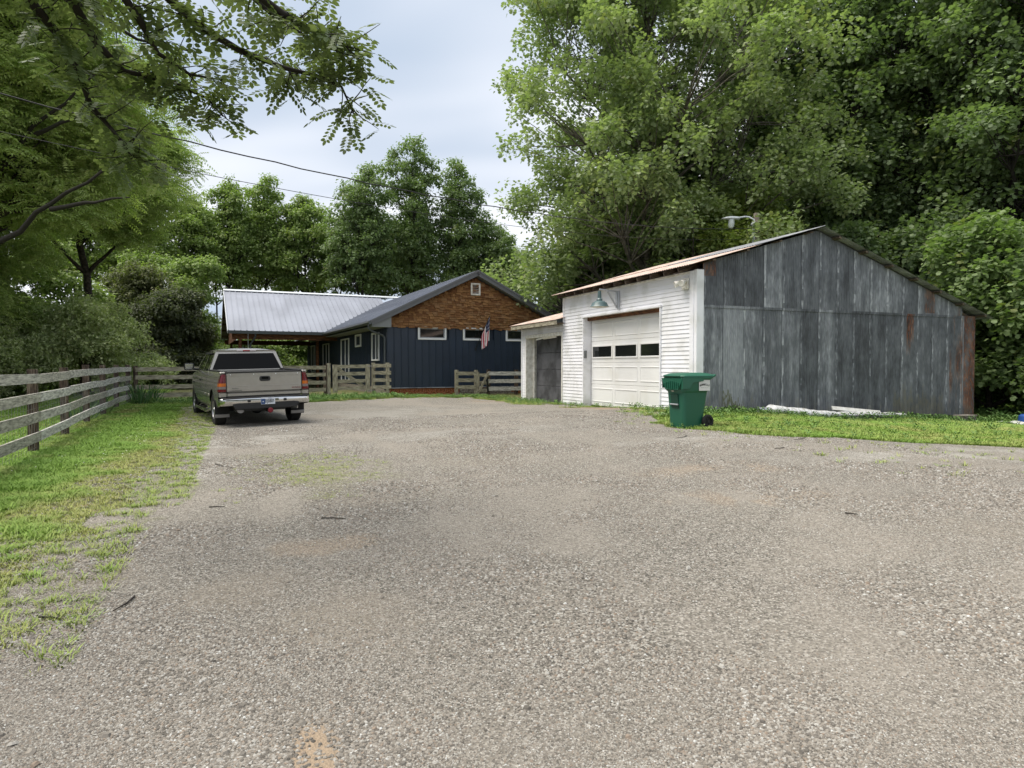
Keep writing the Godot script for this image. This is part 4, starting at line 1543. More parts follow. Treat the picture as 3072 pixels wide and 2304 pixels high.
# ---------------------------------------------------------------- flag, lamps, pole, wires
func make_flag() -> void:
	var f := thing("house_flag", "striped red and white flag with starred blue corner hanging on slanted pole", "flag", Vector3(5.76, 0, -27.9), 3.0)
	var p0 := Vector3(4.02, 2.20, 0.03)
	var p1 := Vector3(4.46, 3.66, 0.62)
	var pm := MB.new()
	pm.tube([p0, p1], [0.016, 0.013], 8)
	put("pole", pm, M.black_metal, f)
	var br := MB.new()
	br.cbox(p0 + Vector3(0, -0.02, -0.02), Vector3(0.07, 0.14, 0.05), 0.01)
	put("bracket", br, M.black_metal, f)
	var m := MB.new()
	var nu := 39
	var nv := 14
	var P := func(u: float, v: float) -> Vector3:
		var top := p0.lerp(p1, lerpf(0.44, 0.96, u))
		var bot := Vector3(4.16, 2.14, 0.36).lerp(Vector3(4.40, 2.36, 0.42), u)
		var q := top.lerp(bot, v)
		q.z += sin(u * 15.0 + v * 2.0) * 0.045 * minf(1.0, v * 3.0 + 0.2)
		q.x += cos(u * 15.0) * 0.03 * v - 0.06 * sin(v * PI) * (1.0 - u) + 0.05 * sin(v * PI) * u
		return q
	for i in nu:
		var red: bool = (int(i / 3) % 2) == 0
		for j in nv:
			var u0 := float(i) / nu
			var u1 := float(i + 1) / nu
			var v0 := float(j) / nv
			var v1 := float(j + 1) / nv
			var col := Color(0.34, 0.015, 0.04) if red else Color(0.72, 0.70, 0.70)
			if u0 > 0.46 and v0 < 0.42:
				col = Color(0.015, 0.018, 0.06)
				if i % 3 == 1 and j % 2 == 0: col = Color(0.45, 0.45, 0.5)
			var s := m.v.size()
			m.face([P.call(u0, v0), P.call(u1, v0), P.call(u1, v1), P.call(u0, v1)], Vector3.BACK)
			while m.c.size() < m.v.size(): m.c.append(col)
	put("cloth", m, tint_mat(0.85, Color(0.25, 0.25, 0.25)), f)

func make_lamps() -> void:
	# barn lamp on a bracket over the garage door
	var l := thing("barn_lamp", "green grey enamel barn lamp on steel bracket above white garage door", "lamp", Vector3(9.95, 0, -16.25))
	var bk := MB.new()
	bk.cbox(Vector3(-0.05, 3.27, 0.0), Vector3(0.05, 0.52, 0.06), 0.006)
	bk.cbox(Vector3(-0.12, 3.27, 0.0), Vector3(0.03, 0.46, 0.05), 0.006)
	bk.board(Vector3(-0.05, 3.50, 0), Vector3(-0.66, 3.55, 0), 0.035, 0.05, Vector3.BACK)
	bk.board(Vector3(-0.10, 3.06, 0), Vector3(-0.40, 3.50, 0), 0.03, 0.05, Vector3.BACK)
	put("bracket", bk, M.alu, l)
	var en := mat(lin(0.075, 0.12, 0.125), 0.35)
	var sh := MB.new()
	sh.lathe([Vector2(0.0, 3.50), Vector2(0.045, 3.50), Vector2(0.05, 3.42), Vector2(0.055, 3.30), Vector2(0.085, 3.26), Vector2(0.075, 3.235), Vector2(0.13, 3.215), Vector2(0.20, 3.17), Vector2(0.235, 3.10), Vector2(0.26, 3.065), Vector2(0.265, 3.055)], 28, Transform3D(Basis.IDENTITY, Vector3(-0.66, 0.0, 0)))
	put("lamp_shade", sh, en, l)
	var ins := MB.new()
	ins.lathe([Vector2(0.262, 3.056), Vector2(0.23, 3.095), Vector2(0.17, 3.165), Vector2(0.0, 3.20)], 28, Transform3D(Basis.IDENTITY, Vector3(-0.66, -0.002, 0)))
	put("shade_lining", ins, M.trim, l)
	# twin flood light near the corner
	var f := thing("flood_light", "white twin head flood light on siding beside corner post", "flood light", Vector3(9.95, 3.38, -13.22))
	var bp := MB.new()
	bp.cbox(Vector3(-0.05, 0, 0), Vector3(0.05, 0.27, 0.24), 0.012)
	put("back_plate", bp, M.trim, f)
	for s in [-1.0, 1.0]:
		var hd := MB.new()
		var bs := Basis(Vector3.UP, s * 0.35) * Basis(Vector3.BACK, PI * 0.5 + 0.35)
		hd.lathe([Vector2(0.0, -0.10), Vector2(0.045, -0.10), Vector2(0.05, -0.02), Vector2(0.07, 0.07), Vector2(0.075, 0.11), Vector2(0.0, 0.10)], 18, Transform3D(bs, Vector3(-0.17, 0.02, s * 0.085)))
		put("lamp_head", hd, M.trim, f)
	var sn := MB.new()
	sn.lathe([Vector2(0.0, -0.05), Vector2(0.035, -0.04), Vector2(0.04, 0.0), Vector2(0.0, 0.03)], 14, Transform3D(Basis.IDENTITY, Vector3(-0.11, -0.1, 0)))
	put("sensor", sn, M.trim, f)
	# utility pole with yard light behind the garage
	var p := thing("utility_pole", "weathered wooden utility pole rising behind the garage roof", "pole", Vector3(18.65, -0.2, -20.5))
	var pm := MB.new()
	pm.tube([Vector3(0, -0.3, 0), Vector3(0, 4, 0.02), Vector3(0.01, 7.55, 0)], [0.13, 0.12, 0.105], 12)
	put("post", pm, M.pole_wood, p)
	var cd := MB.new()
	cd.tube([Vector3(-0.19, 0.2, 0.08), Vector3(-0.19, 7.02, 0.08)], [0.05], 10)
	put("conduit", cd, M.alu_light, p)
	var wh := MB.new()
	wh.lathe([Vector2(0.045, 6.98), Vector2(0.07, 7.05), Vector2(0.11, 7.08), Vector2(0.09, 7.15), Vector2(0.0, 7.18)], 14, Transform3D(Basis.IDENTITY, Vector3(-0.19, 0, 0.08)))
	put("weather_head", wh, M.alu_light, p)
	var ca := MB.new()
	ca.tube([Vector3(-0.2, 7.05, 0.1), Vector3(-0.12, 6.9, 0.14), Vector3(-0.06, 6.6, 0.14), Vector3(-0.12, 6.3, 0.14), Vector3(-0.24, 6.2, 0.15)], [0.012], 6)
	ca.tube([Vector3(-0.28, 7.08, 0.1), Vector3(-0.45, 6.95, 0.1), Vector3(-0.52, 6.75, 0.1), Vector3(-0.42, 6.62, 0.1), Vector3(-0.3, 6.7, 0.1)], [0.01], 6)
	put("cable", ca, M.black_plastic, p)
	var y := thing("yard_light", "pale yard light with clear lens on curved arm from utility pole", "lamp", Vector3(18.65, -0.2, -20.5))
	# arm points along the wall direction to the lot
	var dir := Vector3(-0.96, 0, -0.28).normalized()
	var ar := MB.new()
	ar.tube([Vector3(-0.1, 7.02, 0.12), dir * 0.12 + Vector3(-0.05, 7.28, 0.1), dir * 0.28 + Vector3.UP * 7.40, dir * 0.45 + Vector3.UP * 7.41, dir * 0.75 + Vector3.UP * 7.36], [0.032], 10)
	put("arm", ar, M.alu_light, y)
	var hd := MB.new()
	var rings := []
	for q in [[0.68, 0.05, 0.05], [0.72, 0.075, 0.10], [0.85, 0.085, 0.125], [1.05, 0.085, 0.14], [1.22, 0.06, 0.13], [1.34, 0.025, 0.09], [1.38, 0.01, 0.04]]:
		var ring := []
		for k in 16:
			var th := TAU * k / 16.0
			ring.append(dir * q[0] + Vector3.UP * (7.33 - 0.06 * maxf(0.0, q[0] - 1.1) + sin(th) * q[1] * (1.0 if sin(th) > 0 else 0.45)) + dir.cross(Vector3.UP) * cos(th) * q[2])
		rings.append(ring)
	hd.loft(rings)
	put("lamp_head", hd, M.alu_light, y)
	var ln := MB.new()
	ln.lathe([Vector2(0.095, 7.30), Vector2(0.115, 7.22), Vector2(0.12, 7.12), Vector2(0.10, 7.0), Vector2(0.05, 6.96), Vector2(0.0, 6.955)], 20, Transform3D(Basis.IDENTITY, dir * 1.0))
	var lm := mat(Color(0.85, 0.88, 0.87, 0.6), 0.08)
	lm.transparency = BaseMaterial3D.TRANSPARENCY_ALPHA
	put("lens", ln, lm, y)
	# service wires
	for q in [[Vector3(-20, 8.0, -6), Vector3(18.5, 6.75, -20.4), 2.0, 0.012, "thick twisted service cable strung to the utility pole"], [Vector3(-20, 6.95, -6.3), Vector3(18.5, 6.35, -20.4), 1.75, 0.006, "thin lower service wire strung to the utility pole"]]:
		var pts := []
		for k in 81:
			var t := k / 80.0
			var w: Vector3 = q[0].lerp(q[1], t) - Vector3(0, q[2] * 4.0 * t * (1.0 - t), 0)
			if q[3] > 0.01: w += 0.6 * Vector3(sin(k * 2.2) * 0.012, cos(k * 2.2) * 0.02, 0)
			pts.append(w)
		var wm := MB.new()
		wm.tube(pts, [q[3]], 6, false)
		tag(put("service_cable", wm, M.black_plastic), q[4], "cable")
	var p2 := thing("utility_pole", "utility pole at the far end of the service cables", "pole", Vector3(-20.05, -0.2, -6.1))
	var pm2 := MB.new()
	pm2.tube([Vector3(0, -0.3, 0), Vector3(0, 8.7, 0)], [0.15, 0.11], 12)
	put("post", pm2, M.bark_grey, p2)

# ---------------------------------------------------------------- litter by the gable wall
func make_clutter() -> void:
	rng.seed = 44
	var tm := tri_tex(mat(Color(0.98, 0.98, 0.98), 0.55), speckle(251, 256, 0.04, [Color(0.62, 0.60, 0.55), Color(0.88, 0.88, 0.87), Color(0.97, 0.97, 0.97)], 1.6), 0.8)
	var t := thing("tarp_roll", "long rolled white tarp lying in weeds along corrugated wall", "tarp", Vector3.ZERO)
	var rings := []
	for i in 46:
		var k := i / 45.0
		var x := 11.75 + k * 4.7
		var r := 0.115 - 0.045 * k + 0.005 * sin(k * 37.0) + 0.003 * sin(k * 91.0)
		if i == 0: r = 0.085
		var ring := []
		for j in 14:
			var th := TAU * j / 14.0
			var rr := r * (1.0 + 0.06 * sin(th * 3.0 + k * 14.0) + 0.03 * sin(th * 5.0 - k * 40.0))
			ring.append(Vector3(x + 0.03 * sin(th * 2.0), gh(x, -12.45) + 0.035 + r + sin(th) * rr, -12.45 + 0.06 * sin(k * 5.0) + cos(th) * rr * 1.25))
		rings.append(ring)
	var tr := MB.new()
	tr.loft(rings)
	put("sheet", tr, tm, t)
	var co := MB.new()
	co.tube([Vector3(11.45, gh(11.5, -12.45) + 0.11, -12.45), Vector3(11.9, gh(11.9, -12.45) + 0.12, -12.45)], [0.075], 12)
	put("core_pipe", co, M.alu, t)
	for q in [12.4, 13.4, 14.3]:
		var s := MB.new()
		var ring := []
		for j in 13:
			var th := TAU * j / 12.0
			ring.append(Vector3(q, gh(q, -12.45) + 0.11 + sin(th) * 0.125, -12.45 + 0.06 * sin((q - 11.75) / 4.7 * 5.0) + cos(th) * 0.145))
		s.tube(ring, [0.008], 5, false)
		put("strap", s, M.alu_light, t)
	var b := thing("white_board", "white painted board leaning on the tarp roll", "board", Vector3.ZERO)
	var bm := MB.new()
	bm.board(g3(14.0, -12.62, 0.30), g3(15.7, -12.6, 0.17), 0.10, 0.025, Vector3(0, 0.5, 1))
	put("plank", bm, M.trim, b)
	var k2 := MB.new()
	var rg := []
	for i in 16:
		var k := i / 15.0
		var x := 13.9 + k * 1.7
		var line := []
		for j in 7:
			var a := j / 6.0
			line.append(Vector3(x, gh(x, -12.2) + 0.03 + 0.10 * sin(a * PI) * (1.0 - absf(k - 0.5)) + 0.03 * sin(k * 17.0 + a * 6.0), -12.38 + a * 0.34))
		rg.append(line)
	k2.loft(rg, false)
	tag(put("black_plastic_sheet", k2, M.black_plastic), "crumpled black plastic sheet beside the white tarp roll", "plastic sheet")
	var cb := thing("concrete_block", "grey concrete block on grass at foot of rusty corner", "block", g3(18.6, -12.3), 8.0)
	var m := MB.new()
	m.cbox(Vector3(0, 0.10, 0), Vector3(0.62, 0.20, 0.3), 0.012)
	put("block_body", m, M.concrete, cb)
	var m2 := MB.new()
	m2.cbox(Vector3(0.0, 0.215, 0), Vector3(0.66, 0.03, 0.34), 0.006)
	put("capping_slab", m2, M.concrete, cb)
	var bt := thing("blue_tub", "blue plastic tub lying upside down in weeds past the garage", "tub", g3(20.15, -11.55))
	var bl := MB.new()
	bl.lathe([Vector2(0.30, 0.0), Vector2(0.30, 0.04), Vector2(0.27, 0.05), Vector2(0.25, 0.22), Vector2(0.20, 0.27), Vector2(0.0, 0.275)], 24)
	put("shell", bl, mat(lin(0.03, 0.09, 0.33), 0.4), bt)
	var ws := MB.new()
	var rows := []
	for i in 20:
		var line := []
		for j in 8:
			var x := 18.7 + i * 0.2 + 0.05 * sin(j * 2.1)
			var z := -11.55 + j * 0.14 + 0.05 * sin(i * 1.3)
			line.append(Vector3(x, gh(x, z) + 0.085 + 0.03 * sin(i * 1.9 + j * 1.1), z))
		rows.append(line)
	ws.loft(rows, false)
	tag(put("white_tarp_sheet", ws, tm), "crumpled white tarp spread on weeds under the blue tub", "tarp")
	# twigs on the gravel
	for q in [[-0.62, -4.35, 0.24, 1.9], [-0.95, -4.25, 0.16, 0.6], [0.75, -5.9, 0.22, 0.5], [-0.25, -9.6, 0.3, 1.2], [6.6, -8.9, 0.5, 2.6], [4.9, -4.2, 0.1, 1.0], [7.2, -7.4, 0.25, 2.9], [-0.2, -6.8, 0.14, 0.2], [8.4, -8.2, 0.4, 2.8]]:
		var d = Vector3(cos(q[3]), 0, sin(q[3])) * q[2] * 0.5
		var c := g3(q[0], q[1], 0.026)
		var tw := MB.new()
		tw.tube([c - d, c + Vector3(d.z, 0, -d.x) * 0.12, c + d], [0.006, 0.005, 0.003], 6)
		tag(put("twig", tw, M.bark_dark), "short dark twig lying on the gravel", "twig", "twigs on the gravel")

# ---------------------------------------------------------------- rubbish cart
func rrect(w: float, d: float, r: float, y: float, ox := 0.0) -> Array:
	var out := []
	for c in [[1, 1, 0.0], [-1, 1, 0.5], [-1, -1, 1.0], [1, -1, 1.5]]:
		for k in 5:
			var th: float = c[2] * PI + k / 4.0 * PI * 0.5
			out.append(Vector3(ox + c[0] * (d * 0.5 - r) + cos(th) * r, y, c[1] * (w * 0.5 - r) + sin(th) * r))
	return out

func make_cart() -> void:
	# local -x is the front of the cart, wheels at +x
	var o := thing("rubbish_cart", "green wheeled plastic rubbish cart with lid and paper sticker", "cart", g3(7.86, -10.42))
	var gm := mat(lin(0.012, 0.098, 0.058), 0.42)
	var body := MB.new()
	body.loft([rrect(0.46, 0.44, 0.07, 0.005, -0.02), rrect(0.47, 0.45, 0.075, 0.05, -0.02), rrect(0.50, 0.50, 0.08, 0.35, -0.01), rrect(0.545, 0.56, 0.08, 0.66, 0.0), rrect(0.55, 0.565, 0.08, 0.675, 0.0), rrect(0.60, 0.62, 0.085, 0.70, 0.0), rrect(0.615, 0.65, 0.085, 0.90, 0.01), rrect(0.62, 0.655, 0.085, 0.93, 0.01)])
	put("body", body, gm, o)
	var rim := MB.new()
	rim.loft([rrect(0.64, 0.68, 0.09, 0.915, 0.01), rrect(0.67, 0.71, 0.10, 0.925, 0.01), rrect(0.67, 0.71, 0.10, 0.945, 0.01), rrect(0.64, 0.68, 0.09, 0.95, 0.01)])
	put("rim", rim, gm, o)
	# front apron with flutes under the rim
	var ap := MB.new()
	ap.prism(PackedVector2Array([Vector2(-0.33, 0.93), Vector2(-0.20, 0.72), Vector2(0.20, 0.72), Vector2(0.33, 0.93)]), 0.0, 0.05, Transform3D(Basis(Vector3.UP, -PI * 0.5), Vector3(-0.305, 0, 0)))
	for k in 8:
		ap.cbox(Vector3(-0.365, 0.80, -0.21 + k * 0.06), Vector3(0.016, 0.17 - 0.02 * absf(k - 3.5), 0.012), 0.003)
	put("front_apron", ap, gm, o)
	for s in [-1.0, 1.0]:
		var wing := MB.new()
		wing.prism(PackedVector2Array([Vector2(-0.35, 0.93), Vector2(-0.345, 0.74), Vector2(-0.20, 0.74), Vector2(-0.12, 0.85), Vector2(0.12, 0.88), Vector2(0.12, 0.93)]), s * 0.300 - 0.012, s * 0.300 + 0.022 * s + 0.012)
		put("side_apron", wing, gm, o)
	# front lift bar; recess is a raised box, its shade put into darker green
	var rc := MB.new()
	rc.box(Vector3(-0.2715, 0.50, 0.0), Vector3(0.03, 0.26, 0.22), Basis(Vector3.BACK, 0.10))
	put("recess_shade", rc, mat(lin(0.006, 0.045, 0.028), 0.6), o)
	var lb := MB.new()
	lb.tube([Vector3(-0.295, 0.44, -0.12), Vector3(-0.295, 0.44, 0.12)], [0.014], 8)
	put("lift_bar", lb, M.alu, o)
	# lid, slightly domed, with grips and hinge handle
	var lid := MB.new()
	lid.loft([rrect(0.66, 0.74, 0.10, 0.952, 0.015), rrect(0.67, 0.75, 0.105, 0.965, 0.015), rrect(0.66, 0.735, 0.10, 0.985, 0.015), rrect(0.52, 0.58, 0.10, 1.022, 0.04), rrect(0.30, 0.34, 0.08, 1.034, 0.06)])
	put("lid", lid, gm, o)
	var gp := MB.new()
	gp.cbox(Vector3(-0.345, 0.975, 0), Vector3(0.06, 0.035, 0.50), 0.012)
	put("lid_grip", gp, gm, o)
	var slot := MB.new()
	slot.box(Vector3(-0.26, 0.991, 0), Vector3(0.045, 0.02, 0.44), Basis(Vector3.BACK, 0.22))
	put("grip_slot", slot, M.black_plastic, o)
	var hb := MB.new()
	hb.tube([Vector3(0.36, 0.945, -0.26), Vector3(0.45, 0.985, -0.25), Vector3(0.46, 0.99, 0.0), Vector3(0.45, 0.985, 0.25), Vector3(0.36, 0.945, 0.26)], [0.018], 10)
	put("handle", hb, gm, o)
	for s in [-1.0, 1.0]:
		var w := thing_part("wheel", o)
		var ty := MB.new()
		var xf := Transform3D(Basis(Vector3.RIGHT, PI * 0.5), Vector3(0.255, 0.125, s * 0.285))
		ty.lathe([Vector2(0.075, -0.028), Vector2(0.11, -0.028), Vector2(0.125, -0.016), Vector2(0.125, 0.016), Vector2(0.11, 0.028), Vector2(0.075, 0.028), Vector2(0.075, -0.028)], 26, xf)
		put("tyre", ty, M.rubber, w)
		var hu := MB.new()
		hu.lathe([Vector2(0.0, -0.03), Vector2(0.022, -0.03), Vector2(0.022, 0.03), Vector2(0.0, 0.03)], 12, xf)
		for k in 6:
			var th := TAU * k / 6.0
			hu.box(Vector3(0.255 + cos(th) * 0.048, 0.125 + sin(th) * 0.048, s * 0.285), Vector3(0.075, 0.014, 0.035), Basis(Vector3.BACK, th))
		hu.lathe([Vector2(0.0, -0.006), Vector2(0.08, -0.006), Vector2(0.08, 0.006), Vector2(0.0, 0.006)], 20, xf)
		put("hub", hu, M.black_plastic, w)
	var ax := MB.new()
	ax.tube([Vector3(0.255, 0.125, -0.28), Vector3(0.255, 0.125, 0.28)], [0.012], 8)
	put("axle", ax, M.steel, o)
	# sticker on the side: arched name and the words below
	var st := MB.new()
	st.box(Vector3(0.155, 0.80, 0.3125), Vector3(0.25, 0.20, 0.003), Basis(Vector3.RIGHT, -0.03))
	var sk := put("sticker", st, mat(lin(0.60, 0.60, 0.58), 0.6), o)
	var word := "RUNNELLS"
	for i in word.length():
		var a := (i - 3.5) * 0.105
		text_part(sk, word[i], 46, 0.00105, Vector3(0.155 + sin(a) * 0.27, 0.545 + cos(a) * 0.27, 0.3155), Basis(Vector3.BACK, -a), M.black_metal)
	text_part(sk, "TRASH ONLY", 26, 0.00105, Vector3(0.155, 0.745, 0.3145), Basis.IDENTITY, M.black_metal)
	var nm := mat(lin(0.55, 0.50, 0.40), 0.7)
	text_part(o, "1405", 30, 0.0011, Vector3(-0.332, 0.69, 0.0), Basis(Vector3.UP, -PI * 0.5), nm, "number")

func text_part(root: Node, s: String, size: int, px: float, at_: Vector3, bs: Basis, mt: Material, called := "lettering") -> void:
	var t := TextMesh.new()
	var f := SystemFont.new()
	f.font_names = PackedStringArray(["Droid Sans"])
	f.font_weight = 700
	t.font = f
	t.text = s
	t.font_size = size
	t.pixel_size = px
	t.depth = 0.002
	t.curve_step = 2.0
	var o := MeshInstance3D.new()
	o.mesh = t
	o.material_override = mt
	o.name = called
	root.add_child(o, true)
	o.transform = Transform3D(bs, at_)

# ---------------------------------------------------------------- pickup truck
const PROF := [[0.34, 0.90], [0.42, 0.945], [0.52, 0.975], [0.64, 0.99], [0.78, 0.992], [0.92, 0.985], [1.04, 0.968], [1.14, 0.948], [1.21, 0.925], [1.25, 0.90], [1.275, 0.865]]
func prof(y: float) -> float:
	for i in PROF.size() - 1:
		if y <= PROF[i + 1][0]:
			return lerpf(PROF[i][1], PROF[i + 1][1], clampf((y - PROF[i][0]) / (PROF[i + 1][0] - PROF[i][0]), 0.0, 1.0))
	return PROF[-1][1]

func side_skin(mb: MB, outline: PackedVector2Array, s: float) -> void:
	# outline in (z, y), bent to the side profile
	for i in PROF.size() - 1:
		var y0: float = PROF[i][0]
		var y1: float = PROF[i + 1][0]
		var band := PackedVector2Array([Vector2(-6, y0), Vector2(3, y0), Vector2(3, y1), Vector2(-6, y1)])
		for poly in Geometry2D.intersect_polygons(outline, band):
			var tr := Geometry2D.triangulate_polygon(poly)
			for k in range(0, tr.size(), 3):
				var pts := []
				var ns := []
				for q in 3:
					var p := poly[tr[k + q]]
					var e := 0.03
					var nn := Vector3(s, -(prof(minf(p.y + e, 1.275)) - prof(maxf(p.y - e, 0.34))) / (2.0 * e) * 1.0, 0).normalized()
					var taper := 1.0 - 0.10 * clampf((-p.x - 3.9) / 0.8, 0.0, 1.0)
					pts.append(Vector3(s * prof(p.y) * taper, p.y, p.x))
					ns.append(nn)
				var g: Vector3 = (pts[1] - pts[0]).cross(pts[2] - pts[0])
				var b := mb.v.size()
				for q in 3: mb.vert(pts[q], ns[q], Vector2(pts[q].z, pts[q].y))
				if g.x * s > 0.0: mb.ix.append_array(PackedInt32Array([b, b + 2, b + 1]))
				else: mb.ix.append_array(PackedInt32Array([b, b + 1, b + 2]))

func arch(z: float, y: float, r: float, n := 12) -> Array:
	# points over a wheel arch from rear (+z) to front (-z)
	var out := []
	for k in n + 1:
		var th := PI * k / n
		out.append(Vector2(z + cos(th) * r, y + sin(th) * r))
	return out

func make_truck() -> void:
	var t := thing("pickup_truck", "silver extended cab pickup truck parked with its tailgate toward the gravel", "truck", Vector3(0.41, gh(0.41, -17.19) + 0.0, -17.19), 9.5)
	t.rotation_degrees = Vector3(0.7, 9.5, 1.5)
	var paint := mat(lin(0.37, 0.355, 0.325), 0.27, 0.6)
	tri_tex(paint, speckle(271, 256, 0.02, [Color(0.955, 0.95, 0.945), Color(0.98, 0.98, 0.978), Color(1, 1, 1)], 1.4), 0.8)
	paint.uv1_world_triplanar = false
	paint.clearcoat_enabled = true
	paint.clearcoat = 0.8
	paint.clearcoat_roughness = 0.08
	var under := MB.new()
	under.box(Vector3(0, 0.55, -1.8), Vector3(1.30, 0.30, 5.4))
	under.box(Vector3(0, 0.80, -0.0), Vector3(1.90, 0.22, 1.0))
	under.box(Vector3(0, 0.80, -3.64), Vector3(1.84, 0.22, 1.1))
	put("underbody", under, M.black_metal, t)
	var axl := MB.new()
	axl.tube([Vector3(-0.75, 0.37, 0), Vector3(0.75, 0.37, 0)], [0.05], 10)
	axl.lathe([Vector2(0.0, -0.16), Vector2(0.12, -0.10), Vector2(0.15, 0.0), Vector2(0.12, 0.10), Vector2(0.0, 0.16)], 14, Transform3D(Basis(Vector3.RIGHT, PI * 0.5), Vector3(0, 0.38, 0)))
	put("rear_axle", axl, M.black_metal, t)
	for s in [-1.0, 1.0]:
		# bed side
		var bed := PackedVector2Array()
		bed.append_array(PackedVector2Array([Vector2(1.0, 0.50)]))
		bed.append(Vector2(0.50, 0.44))
		for p in arch(0.0, 0.40, 0.455): bed.append(p)
		bed.append_array(PackedVector2Array([Vector2(-0.97, 0.40), Vector2(-0.97, 1.272), Vector2(1.0, 1.272)]))
		var bm := MB.new()
		side_skin(bm, bed, s)
		put("bed_side", bm, paint, t)
		# cab and front wing
		var cab := PackedVector2Array([Vector2(-1.0, 0.40)])
		cab.append(Vector2(-3.12, 0.40))
		for p in arch(-3.64, 0.40, 0.455): cab.append(p)
		cab.append_array(PackedVector2Array([Vector2(-4.55, 0.46), Vector2(-4.60, 0.95), Vector2(-4.5, 1.05), Vector2(-3.35, 1.20), Vector2(-3.0, 1.245), Vector2(-1.0, 1.262)]))
		var cm := MB.new()
		side_skin(cm, cab, s)
		put("cab_side", cm, paint, t)
		var gap := MB.new()
		for q in [[-0.985, 0.45, 1.25], [-1.95, 0.46, 1.245], [-2.95, 0.5, 1.235]]:
			var y: float = q[1]
			while y < q[2]:
				var y2 := minf(y + 0.1, q[2])
				var xa = s * (prof(y) + 0.0015)
				var xb = s * (prof(y2) + 0.0015)
				gap.face([Vector3(xa, y, q[0] - 0.007), Vector3(xa, y, q[0] + 0.007), Vector3(xb, y2, q[0] + 0.007), Vector3(xb, y2, q[0] - 0.007)], Vector3(s, 0, 0))
				y = y2
		put("door_seam", gap, M.black_metal, t)
		var mo := MB.new()
		mo.cbox(Vector3(s * 0.995, 0.70, -1.75), Vector3(0.02, 0.06, 1.45), 0.006)
		mo.cbox(Vector3(s * 0.995, 0.70, -0.72), Vector3(0.02, 0.06, 0.48), 0.006)
		put("side_moulding", mo, paint, t)
		var dh := MB.new()
		dh.cbox(Vector3(s * 0.975, 1.02, -2.12), Vector3(0.03, 0.05, 0.14), 0.01)
		put("door_handle", dh, M.black_plastic, t)
		# wheels
		for z in [0.0, -3.64]:
			var w := thing_part("wheel", t)
			w.position = Vector3(s * 0.85, 0.37, z)
			w.rotation.z = -s * PI * 0.5
			var ty := MB.new()
			ty.lathe([Vector2(0.22, -0.11), Vector2(0.33, -0.125), Vector2(0.362, -0.105), Vector2(0.37, -0.06), Vector2(0.37, 0.06), Vector2(0.362, 0.105), Vector2(0.33, 0.125), Vector2(0.22, 0.11), Vector2(0.205, 0.08)], 36)
			put("tyre", ty, M.rubber, w)
			var rm := MB.new()
			rm.lathe([Vector2(0.215, 0.115), Vector2(0.205, 0.10), Vector2(0.19, 0.04), Vector2(0.0, 0.03)], 32)
			for k in 5:
				var th := TAU * k / 5.0
				rm.cbox(Vector3(cos(th) * 0.11, 0.075, sin(th) * 0.11), Vector3(0.20, 0.05, 0.085), 0.012, Basis(Vector3.UP, -th))
			rm.lathe([Vector2(0.07, 0.09), Vector2(0.06, 0.115), Vector2(0.0, 0.12)], 16)
			put("rim", rm, M.steel, w)
		# mud flaps with a metal band
		for z in [0.47, -3.17]:
			var mf := MB.new()
			mf.cbox(Vector3(s * 0.845, 0.42, z), Vector3(0.31, 0.42, 0.014), 0.004, Basis(Vector3.RIGHT, 0.12))
			var fl := put("mud_flap", mf, M.rubber, t)
			var bd := MB.new()
			bd.cbox(Vector3(s * 0.845, 0.255, z - 0.008), Vector3(0.31, 0.075, 0.02), 0.004, Basis(Vector3.RIGHT, 0.12))
			put("band", bd, M.steel, fl)
		# side step
		var stp := MB.new()
		stp.tube([Vector3(s * 0.80, 0.40, -0.75), Vector3(s * 0.99, 0.30, -0.92), Vector3(s * 1.0, 0.30, -2.8), Vector3(s * 0.82, 0.40, -3.0)], [0.042], 10)
		put("side_step", stp, M.chrome, t)
		# door mirror
		var mr := MB.new()
		var rr := []
		for q in [[-0.06, 0.7], [-0.03, 1.0], [0.04, 1.0], [0.055, 0.96]]:
			var ring := []
			for p in rrect(0.24, 0.19, 0.05, 0.0):
				ring.append(Vector3(s * (1.14 + p.z * q[1]), 1.35 + p.x * q[1], -2.92 + q[0]))
			rr.append(ring)
		mr.loft(rr)
		var mirror := put("door_mirror", mr, M.black_plastic, t)
		var mg := MB.new()
		mg.cbox(Vector3(s * 1.14, 1.35, -2.862), Vector3(0.19, 0.145, 0.006), 0.002)
		put("mirror_glass", mg, M.chrome, mirror)
		var ma := MB.new()
		ma.tube([Vector3(s * 0.90, 1.27, -2.93), Vector3(s * 1.06, 1.29, -2.93)], [0.03], 8)
		put("mirror_arm", ma, M.black_plastic, mirror)
		# tail lamp of stacked lenses
		var tl := thing_part("tail_light", t)
		var ys := [1.215, 1.02, 0.945, 0.885, 0.825]
		var red := mat(lin(0.12, 0.004, 0.009), 0.1)
		var amber := mat(lin(0.48, 0.12, 0.008), 0.12)
		var clear := mat(lin(0.20, 0.16, 0.155), 0.12)
		var lm := [red, amber, clear, red]
		for k in 4:
			var l := MB.new()
			var rg := []
			for yy in [ys[k + 1] + 0.003, ys[k] - 0.001]:
				var xo := prof(yy) + 0.006
				rg.append([Vector3(s * 0.832, yy, 0.98), Vector3(s * 0.832, yy, 1.045), Vector3(s * (xo - 0.06), yy, 1.04), Vector3(s * (xo - 0.018), yy, 1.015), Vector3(s * xo, yy, 0.95), Vector3(s * xo, yy, 0.86), Vector3(s * (xo - 0.05), yy, 0.86)])
			l.loft(rg)
			put("lens", l, lm[k], tl)
		# rear corner between lamp and tailgate and below it
		var cnr := MB.new()
		cnr.cbox(Vector3(s * 0.90, 0.76, 0.955), Vector3(0.17, 0.12, 0.12), 0.02)
		cnr.cbox(Vector3(s * 0.885, 1.245, 0.93), Vector3(0.12, 0.055, 0.17), 0.018)
